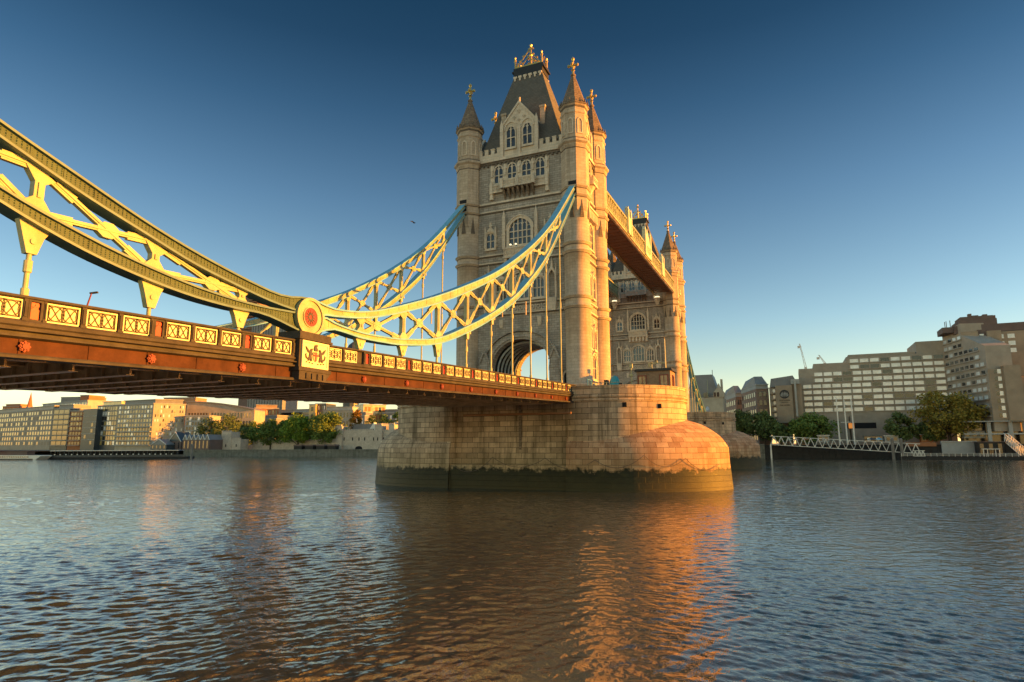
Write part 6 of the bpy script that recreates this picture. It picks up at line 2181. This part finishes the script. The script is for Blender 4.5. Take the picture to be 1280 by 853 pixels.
flats(454, 380, 482, 400, 507, 'gold reflecting glass office above the castle wall', 'goldwin', 5, 6, ('goldwin', 'dkwin', 'orangeb'), fu=.7, cat='office', name='office_building', pent=False)
flats(320, 300, 345, 302, 524, 'grey low house with white roof panels among the trees', 'mansard', 3, 4, ('blind', 'dkwin'), fu=.5, cat='house', name='house')
flats(478, 390, 506, 395, 516, 'dull green roofed house with white windows above the castle', 'mansard', 3, 4, ('blind',), fu=.35, cat='house', name='house')
flats(2, 420, 22, 425, 508, 'reddish brick tower blocks on the skyline at far left', 'orangeb', 6, 5, ('dkwin',), fu=.4, cat='tower block', name='tower_block', roofm='orangeb')
flats(-10, 300, 10, 300, 520, 'gold lit low building behind the far left end of the long brownish block', 'copper', 4, 4, ('goldwin',), fu=.4, cat='building', name='building')
p = at(36, 509, 430)
t = thing('church_spire', 'slender orange church spire on the skyline at far left', 'church', (p.x, 430, ZL))
MB().box(p.x - 3, p.x + 3, 428, 434, ZL, p.z).build('tower', M['palewall'], t)
MB().lathe(p.x, 431, [(3.6, p.z), (3.0, p.z + 2), (.1, at(36, 490.5, 430).z)], 8, PI / 8).build('spire', M['orangeb'], t)
b = MB()
F_ = Face(xyz(74, 300), xyz(160, 310))
flats(74, 300, 112, 308, 496.5, 'grey plain tower partly hidden by the deck, above the slate slab', 'mansard', 3, 8, ('blind', 'mansard', 'mansard'), fu=.5, cat='office', name='office_building', pent=False)
flats(98, 296, 109, 298, 494.5, 'small orange lit roof block just under the deck', 'orangeb', 2, 3, ('orangeb',), fu=.5, cat='building', name='brick_building', pent=False)
flats(203, 300, 243, 310, 497.5, 'orange lit long roof block just under the deck above the gold block', 'copper', 3, 8, ('orangeb',), fu=.5, cat='building', name='brick_building', pent=False)
# far towers seen between the chains
Yc = 900
F_ = Face(xyz(281, Yc), xyz(312, Yc))
t = thing('unfinished_tower', 'distant unfinished tower with open brown floors behind the chain joint', 'tower block', (F_.p.x + 15, Yc, ZL))
zt = F_.z(296, 371)
b = MB()
b.fbox(F_.fr, F_.u(296), F_.u(312), ZL, F_.z(300, 372), -30, -4)
b.build('core', M['hotel2'], t)
for j in range(16):
    z = F_.z(296, 412) + (F_.z(296, 386) - F_.z(296, 412)) * j / 9
    if z > F_.z(296, 372): break
    w0 = F_.u(283) if z < F_.z(290, 385) else F_.u(302)
    MB().fbox(F_.fr, w0, F_.u(316), z - 1.1, z + .3, -34, 0).build('floor_slab', M['orangeb' if j % 2 else 'copper'], t)
F_ = Face(xyz(308, 820), xyz(352, 820))
t = thing('office_tower', 'dark grey rounded tower behind the far chain, left of the pedestal', 'tower block', (F_.p.x + 20, 820, ZL))
z0_, z1_ = ZL, F_.z(330, 386)
b = MB()
b.prism([(0, ZL), (F_.L, ZL), (F_.L, F_.z(350, 400)), (F_.L * .85, F_.z(340, 392)), (F_.L * .5, z1_), (F_.L * .15, F_.z(315, 392)), (0, F_.z(310, 404))], F_.fr, -40, 0)
b.build('wall', M['mansard'], t)
b = MB()
for i in range(13):
    u = F_.L * (i + .5) / 13
    b.fbox(F_.fr, u - .5, u + .5, ZL, F_.z(330, 404), 0, .6)
b.build('fin', M['slab'], t)
q = xyz(438, 880)
t = thing('office_tower', 'distant grey pointed glass tower behind the hanger right of the red roundel', 'tower block', (q.x, 880, ZL))
zt, zm = at(438, 428, 880).z, at(438, 440, 880).z
MB().lathe(q.x, q.y, [(14, ZL), (15, zm * .5), (13.5, zm), (8, (zm + zt) / 2 + 3), (.5, zt)], 12).build('wall', M['slab'], t)
# small riverside houses
def gable_house(px0, px1, Y, pyb, pye, pyr, wall, roof, label, n=1, cat='house', name='gabled_house', z0=ZL, depth=10):
    F = Face(xyz(px0, Y), xyz(px1, Y))
    t = thing(name, label, cat, (F.p.x + F.L / 2, Y, z0))
    ze, zr = F.z((px0 + px1) / 2, pye), F.z((px0 + px1) / 2, pyr)
    MB().fbox(F.fr, 0, F.L, z0, ze, -depth, 0).build('wall', M[wall], t)
    w = F.L / n
    for i in range(n):
        b = MB().prism([(w * i, ze), (w * (i + 1), ze), (w * (i + .5), zr)], F.fr, -depth, -.05)
        r = b.build('roof', M[roof], t)
        e = MB()
        e.prism([(w * i - .1, ze - .1), (w * i + .25, ze - .1), (w * (i + .5), zr - .35), (w * (i + 1) - .25, ze - .1), (w * (i + 1) + .1, ze - .1), (w * (i + .5), zr + .25)], F.fr, -.1, .25)
        e.build('bargeboard', M['bwhite'], r)
    m = max(2, int(F.L / 3))
    for i in range(m):
        u = F.L * (i + .5) / m
        MB().fbox(F.fr, u - .5, u + .5, z0 + 1.2, ze - .6, -.05, .06).build('window', M['dkwin'], t)
    return t
gable_house(231, 264, 190, 565, 550, 543.5, 'hotel2', 'mansard', 'low hall with a white edged zigzag roof of six gables by the river', 6, 'hall', 'zigzag_roof_hall')
gable_house(192, 211, 186, 565, 556, 549, 'slab', 'mansard', 'small dark boathouse with white gable beside the zigzag roofed hall', 1)
gable_house(213, 229, 192, 562, 552, 540, 'hotel2', 'slab', 'dark pitched roof house between the boathouse and the zigzag roofed hall', 1)

# castle: gatehouse, curtain wall, round towers
def crenel(b, fr, u0, u1, z, d0, d1, s=1.3, h=1.1):
    u = u0
    while u + s * .6 <= u1 + .01:
        b.fbox(fr, u, u + s * .6, z, z + h, d0, d1)
        u += s
F_ = Face(xyz(422, 216), xyz(506, 218))
t = thing('castle_wall', 'long pale castle curtain wall with square and corner towers beyond the embankment', 'castle', (F_.p.x + 10, 216, ZL))
zw = F_.z(460, 538)
b = MB()
b.fbox(F_.fr, F_.u(426), F_.u(506), ZL, zw, -4, 0)
crenel(b, F_.fr, F_.u(432), F_.u(470), zw, -1, 0, 1.6, .8)
b.build('curtain_wall', M['castle'], t)
for a, c, top, d in ((423.5, 430.5, 533, 1.2), (471, 480, 532, 1.2), (489, 496, 531, 1.8)):
    b = MB()
    z = F_.z((a + c) / 2, top)
    b.fbox(F_.fr, F_.u(a), F_.u(c), ZL, z, -5, d)
    crenel(b, F_.fr, F_.u(a), F_.u(c), z, d - 1, d, 1.3, .9)
    b.build('tower', M['castle'], t)
b = MB()
b.fbox(F_.fr, F_.u(484), F_.u(506), ZL, F_.z(492, 535), -20, -6)
for px_ in (486, 492, 496, 503):
    b.fbox(F_.fr, F_.u(px_) - .9, F_.u(px_) + .9, F_.z(px_, 535), F_.z(px_, 527 + px_ % 3), -10, -8)
b.build('keep', M['castle'], t)
MB().prism([(F_.u(430), zw - 1), (F_.u(471), zw - 1), (F_.u(468), F_.z(450, 529)), (F_.u(434), F_.z(450, 530))], F_.fr, -16, -8).build('hall_roof', M['mansard'], t)
MB().prism([(F_.u(456), zw), (F_.u(468), zw), (F_.u(462), F_.z(462, 528))], F_.fr, -8, -5).build('gable', M['bwhite'], t)
for px_ in (432, 442.5, 450.5, 457.5, 468.5, 475, 481, 486):
    MB().fbox(F_.fr, F_.u(px_) - .35, F_.u(px_) + .35, F_.z(px_, 551), F_.z(px_, 547), 0, 1.24 if 471 < px_ < 480 or px_ < 431 else .05).build('arrow_slit', M['dark'], t)
MB().prism(arch(F_.u(450.5), ZL, 5.0, ZL + .8, 1.4), F_.fr, 0, .08).build('water_gate', M['dark'], t)
F_ = Face(xyz(268, 200), xyz(305, 202))
t = thing('gatehouse', 'pale castellated gatehouse with a square turret by the embankment, left of the trees', 'castle', (F_.p.x + 6, 200, ZL))
b = MB()
for a, c, top in ((269, 281, 546), (281, 293, 540), (293, 304, 549)):
    z = F_.z((a + c) / 2, top)
    b.fbox(F_.fr, F_.u(a), F_.u(c), ZL, z, -7, 0 if a != 281 else .6)
    crenel(b, F_.fr, F_.u(a), F_.u(c), z, -.8, 0 if a != 281 else .6, 1.2, .8)
b.build('wall', M['castle'], t)
for px_ in (275, 287, 299):
    MB().fbox(F_.fr, F_.u(px_) - .4, F_.u(px_) + .4, ZL + 2, ZL + 3.6, 0, .65 if px_ == 287 else .05).build('window', M['dark'], t)
b = MB()
F_ = Face(xyz(318, 214), xyz(423, 215))
b.fbox(F_.fr, 0, F_.L, ZL, F_.z(370, 551), -3, 0)
crenel(b, F_.fr, 0, F_.L, F_.z(370, 551), -.8, 0, 1.6, .8)
tag(b.build('castle_wall', M['castle'], None, (F_.p.x, 214, ZL)), 'low castle wall half hidden behind the row of green trees', 'wall')
for i in range(4):
    px_ = 374 + i * 14
    q = xyz(px_, 206)
    t = thing('hut', ['first dark hut from the left under the trees by the embankment', 'second dark hut from the left under the trees', 'third dark hut from the left under the trees', 'dark hut closest to the castle wall'][i], 'hut', (q.x, 206, ZL), 'dark huts on the castle wharf')
    MB().box(q.x - 3, q.x + 3, 206, 209, ZL, ZL + 2.3).build('wall', M['quay'], t)
    MB().prism([(-3.3, ZL + 2.3), (3.3, ZL + 2.3), (2.6, ZL + 3.2), (-2.6, ZL + 3.2)], Fr((q.x, 206, 0), (1, 0, 0), (0, -1, 0)), -3.3, .3).build('roof', M['hotel2'], t)

# pontoon pier with boat at far left
q0, q1 = xyz(57, 95), xyz(240, 130)
F_ = Face(q0, q1)
t = thing('passenger_pier', 'long dark floating passenger pier with a thin roof and small lights at far left', 'pier', (q0.x, q0.y, WATER))
zd = F_.z(150, 571.5)
zr = F_.z(150, 563)
MB().fbox(F_.fr, 0, F_.L, -1, zd, -8, 0).build('float', M['quay'], t)
MB().fbox(F_.fr, 3, F_.L * .96, zd, zd + 1.0, -.1, 0).build('side_panel', M['slab'], t)
MB().fbox(F_.fr, 4, F_.L * .93, zr - .35, zr, -7, .6).build('roof', M['steel'], t)
MB().fbox(F_.fr, 6, F_.L * .9, zd, zr - .35, -6, -2).build('cabin', M['dark'], t)
n_ = 30
for i in range(n_):
    u = 4.2 + (F_.L * .93 - 5) * i / (n_ - 1)
    MB().fbox(F_.fr, u - .08, u + .08, zd, zr - .35, 0, .16).build('post', M['slab'], t)
for i in range(22):
    u = 6 + (F_.L * .88 - 6) * i / 21
    MB().fbox(F_.fr, u - .25, u + .25, zd + 1.0, zd + 1.5, .25, .4).build('lamp', M['bwhite'], t)
q = xyz(243, 129)
tag(MB().lathe(q.x, q.y, [(.6, -2), (.6, at(243, 556, 129).z), (.2, at(243, 555, 129).z)], 10).build('mooring_pile', M['pave'], None, (q.x, q.y, 0)), 'thick grey mooring pile at the right end of the floating passenger pier', 'pile')
p0, p1 = xyz(-40, 82), xyz(56, 91)
t = thing('river_boat', 'white and grey passenger boat with a row of dark windows at far left', 'boat', (p0.x + 20, 86, WATER))
F_ = Face(p0, p1)
zh = F_.z(40, 571)
b = MB()
b.prism([(0, WATER - .3), (F_.L - 3, WATER - .3), (F_.L, zh + .2), (F_.L, zh + .6), (0, zh + .6)], F_.fr, -6, 0)
b.build('hull', M['bwhite'], t)
MB().fbox(F_.fr, 0, F_.L - 4, WATER - .32, WATER + .5, -6.05, .05).build('boot_top', M['black'], t)
MB().fbox(F_.fr, 2, F_.L - 9, zh + .6, zh + 2.4, -5, -1).fbox(F_.fr, 1.5, F_.L - 7, zh + 2.4, zh + 2.7, -5.4, -.6).build('cabin', M['hotel2'], t)
for i in range(16):
    u = F_.u(9) + i * 1.05
    MB().fbox(F_.fr, u, u + .7, zh - .5, zh + .1, 0, .05).build('window', M['dkwin'], t)
b = MB()
q = xyz(2, 85)
tag(MB().box(q.x - 2.6, q.x + 1.0, 84.9, 85.1, F_.z(2, 565), F_.z(2, 558)).lathe(q.x + 1.1, 85, [(.12, zh + .6), (.12, F_.z(2, 555))], 6).build('ensign', M['red'], None, (q.x, 85, zh)), 'red ensign flag on the stern of the boat at the left edge', 'flag')

# unseen block added on the right bank to throw shade on the farther pier
t = thing('apartment_block', 'unseen plain block added beyond the right edge to shade the farther pier', 'apartment block', (395, 210, ZR))
MB().box(385, 415, 186, 262, ZR - 3, 58).build('wall', M['hotel'], t)
MB().box(384, 416, 185, 263, 58, 58.8).build('roof_edge', M['concrete'], t)

# ================================================================== TREES
def m_leaf(name, c1, c2, c3):
    k = NT(name)
    f = k.noise(0.45, 4, 0.65, k.pos())
    k.col(k.ramp(f, [(0.3, c1), (0.5, c2), (0.72, c3)]))
    k.b.inputs["Roughness"].default_value = 0.7
    k.b.inputs["Specular IOR Level"].default_value = 0.2
    return k.m
M['leaf_dark'] = m_leaf('dark green foliage', (0.07, 0.10, 0.035), (0.12, 0.165, 0.055), (0.17, 0.22, 0.07))
M['leaf'] = m_leaf('green foliage', (0.08, 0.12, 0.03), (0.14, 0.205, 0.045), (0.19, 0.26, 0.055))
M['leaf_bright'] = m_leaf('bright green foliage', (0.09, 0.14, 0.02), (0.17, 0.26, 0.032), (0.22, 0.31, 0.045))
M['leaf_autumn'] = m_leaf('olive and rust foliage', (0.13, 0.12, 0.022), (0.25, 0.205, 0.036), (0.40, 0.24, 0.05))
M['leaf_orange'] = m_leaf('orange foliage', (0.14, 0.08, 0.015), (0.26, 0.14, 0.02), (0.34, 0.2, 0.03))
M['bark'] = m_plain('grey brown bark', (0.09, 0.07, 0.05), 0.9, 0, 0.4, 3)
def tree(px, Y, pytop, wpx, mat, label, name='tree', z0=None, pybase=None, trunk=0.28, group='trees on the north bank', seed=1, squash=1.0):
    q = xyz(px, Y)
    g = z0 if z0 is not None else (ZR if q.x > -5 else ZL)
    top = at(px, pytop, Y).z
    d = (Vector((q.x, Y, 0)) - Vector((CAM[0], CAM[1], 0))).length
    W2 = wpx * d / FPX / 2 * 1.12
    Ht = top - g
    rg = random.Random(seed)
    t = thing(name, label, 'tree', (q.x, Y, g), group)
    zc = g + Ht * (trunk + 1) / 2
    rz = Ht * (1 - trunk) / 2
    b = MB()
    b.tube([(q.x, Y, g - .2), (q.x + .1, Y, g + Ht * .25), (q.x - .1, Y + .1, g + Ht * .6)], [Ht * .03, Ht * .022, Ht * .008], 7)
    for i in range(7):
        a = 2 * PI * i / 7 + rg.random()
        zb = g + Ht * (trunk * .7 + .25 * rg.random())
        b.tube([(q.x, Y, zb), (q.x + W2 * .4 * math.cos(a), Y + W2 * .4 * math.sin(a), zb + Ht * .17), (q.x + W2 * .75 * math.cos(a), Y + W2 * .75 * math.sin(a), zb + Ht * .3)], [Ht * .012, Ht * .008, Ht * .003], 5)
    b.build('trunk', M['bark'], t)
    c = MB()
    clumps = []
    for i in range(70):
        while True:
            x, y, z = (rg.uniform(-1, 1) for _ in range(3))
            l = x * x + y * y + z * z
            if 0.2 < l < 0.86: break
        taper = 1 - .28 * max(0, z)
        clumps.append((x * W2 * taper, y * W2 * taper, z * rz, rg.uniform(.2, .36) * W2))
    n = int(4200 if wpx < 34 else 8000)
    for i in range(n):
        cx, cy, cz, cr = rg.choice(clumps)
        a, e = rg.uniform(0, 2 * PI), math.asin(rg.uniform(-1, 1))
        rr = cr * (rg.random() ** .4)
        p = Vector((q.x + cx + rr * math.cos(a) * math.cos(e), Y + cy + rr * math.sin(a) * math.cos(e), zc + cz + rr * .8 * math.sin(e)))
        s = rg.uniform(.32, .7)
        u = Vector((rg.gauss(0, 1), rg.gauss(0, 1), rg.gauss(0, .6))).normalized()
        v = u.cross(Vector((rg.gauss(0, 1), rg.gauss(0, 1), rg.gauss(0, 1)))).normalized()
        c.add([p - u * s, p - v * s * .6, p + u * s, p + v * s * .6], [(0, 1, 2, 3)])
    o = c.build('crown', M[mat], t)
    return t
TR = [
    (264, 222, 520, 26, 'leaf_dark', 'dark tree behind the gatehouse, leftmost of the trees on the left bank'),
    (286, 226, 519, 32, 'leaf_dark', 'large dark tree with a rust tinted top right of the leftmost bank tree'),
    (309, 218, 530, 24, 'leaf_dark', 'dark low tree just right of the castellated gatehouse'),
    (322, 216, 526, 22, 'leaf', 'mid green tree in the bank row, left of the bright green one by two'),
    (340, 214, 525, 28, 'leaf', 'mid green tree directly left of the bright green tree'),
    (357, 217, 525, 24, 'leaf', 'tree squeezed behind the left side of the bright green tree'),
    (374, 212, 519, 36, 'leaf_bright', 'brightest green rounded tree of the row on the left bank'),
    (396, 222, 516, 34, 'leaf', 'tall green tree between the bright green tree and the biggest tree'),
    (411, 216, 514, 40, 'leaf', 'biggest green tree, next to the left end of the pale castle wall'),
    (446, 275, 511, 17, 'leaf_orange', 'small orange autumn tree above the castle wall'),
    (464, 270, 518, 18, 'leaf_dark', 'small dark tree above the castle wall, right of the orange one'),
    (483, 280, 518, 22, 'leaf', 'dull green tree above the castle near the pier'),
    (500, 285, 514, 22, 'leaf', 'dull green tree half hidden by the left end of the near pier'),
    (929, 218, 510, 27, 'leaf_dark', 'dark tree right beside the far pier, left of its twin'),
    (954, 220, 513, 30, 'leaf_dark', 'dark tree in front of the brick offices, left of the emblem block'),
    (974, 216, 529, 18, 'leaf_dark', 'small dark tree at the foot of the emblem block'),
    (1014, 215, 518, 44, 'leaf', 'wide low green tree left of the white flagpoles'),
    (1125, 214, 516, 27, 'leaf_dark', 'round dark green tree between the flagpoles and the big autumn tree'),
    (1184, 213, 487, 58, 'leaf_autumn', 'big olive and rust coloured autumn tree in front of the hotel'),
    (1160, 216, 528, 24, 'leaf_dark', 'small dark bush like tree at the left foot of the autumn tree'),
]
for i, (px, Y, top, w, m, lab) in enumerate(TR):
    tree(px, Y, top, w, m, lab, seed=i + 3, trunk=0.14 if px > 900 else 0.16)
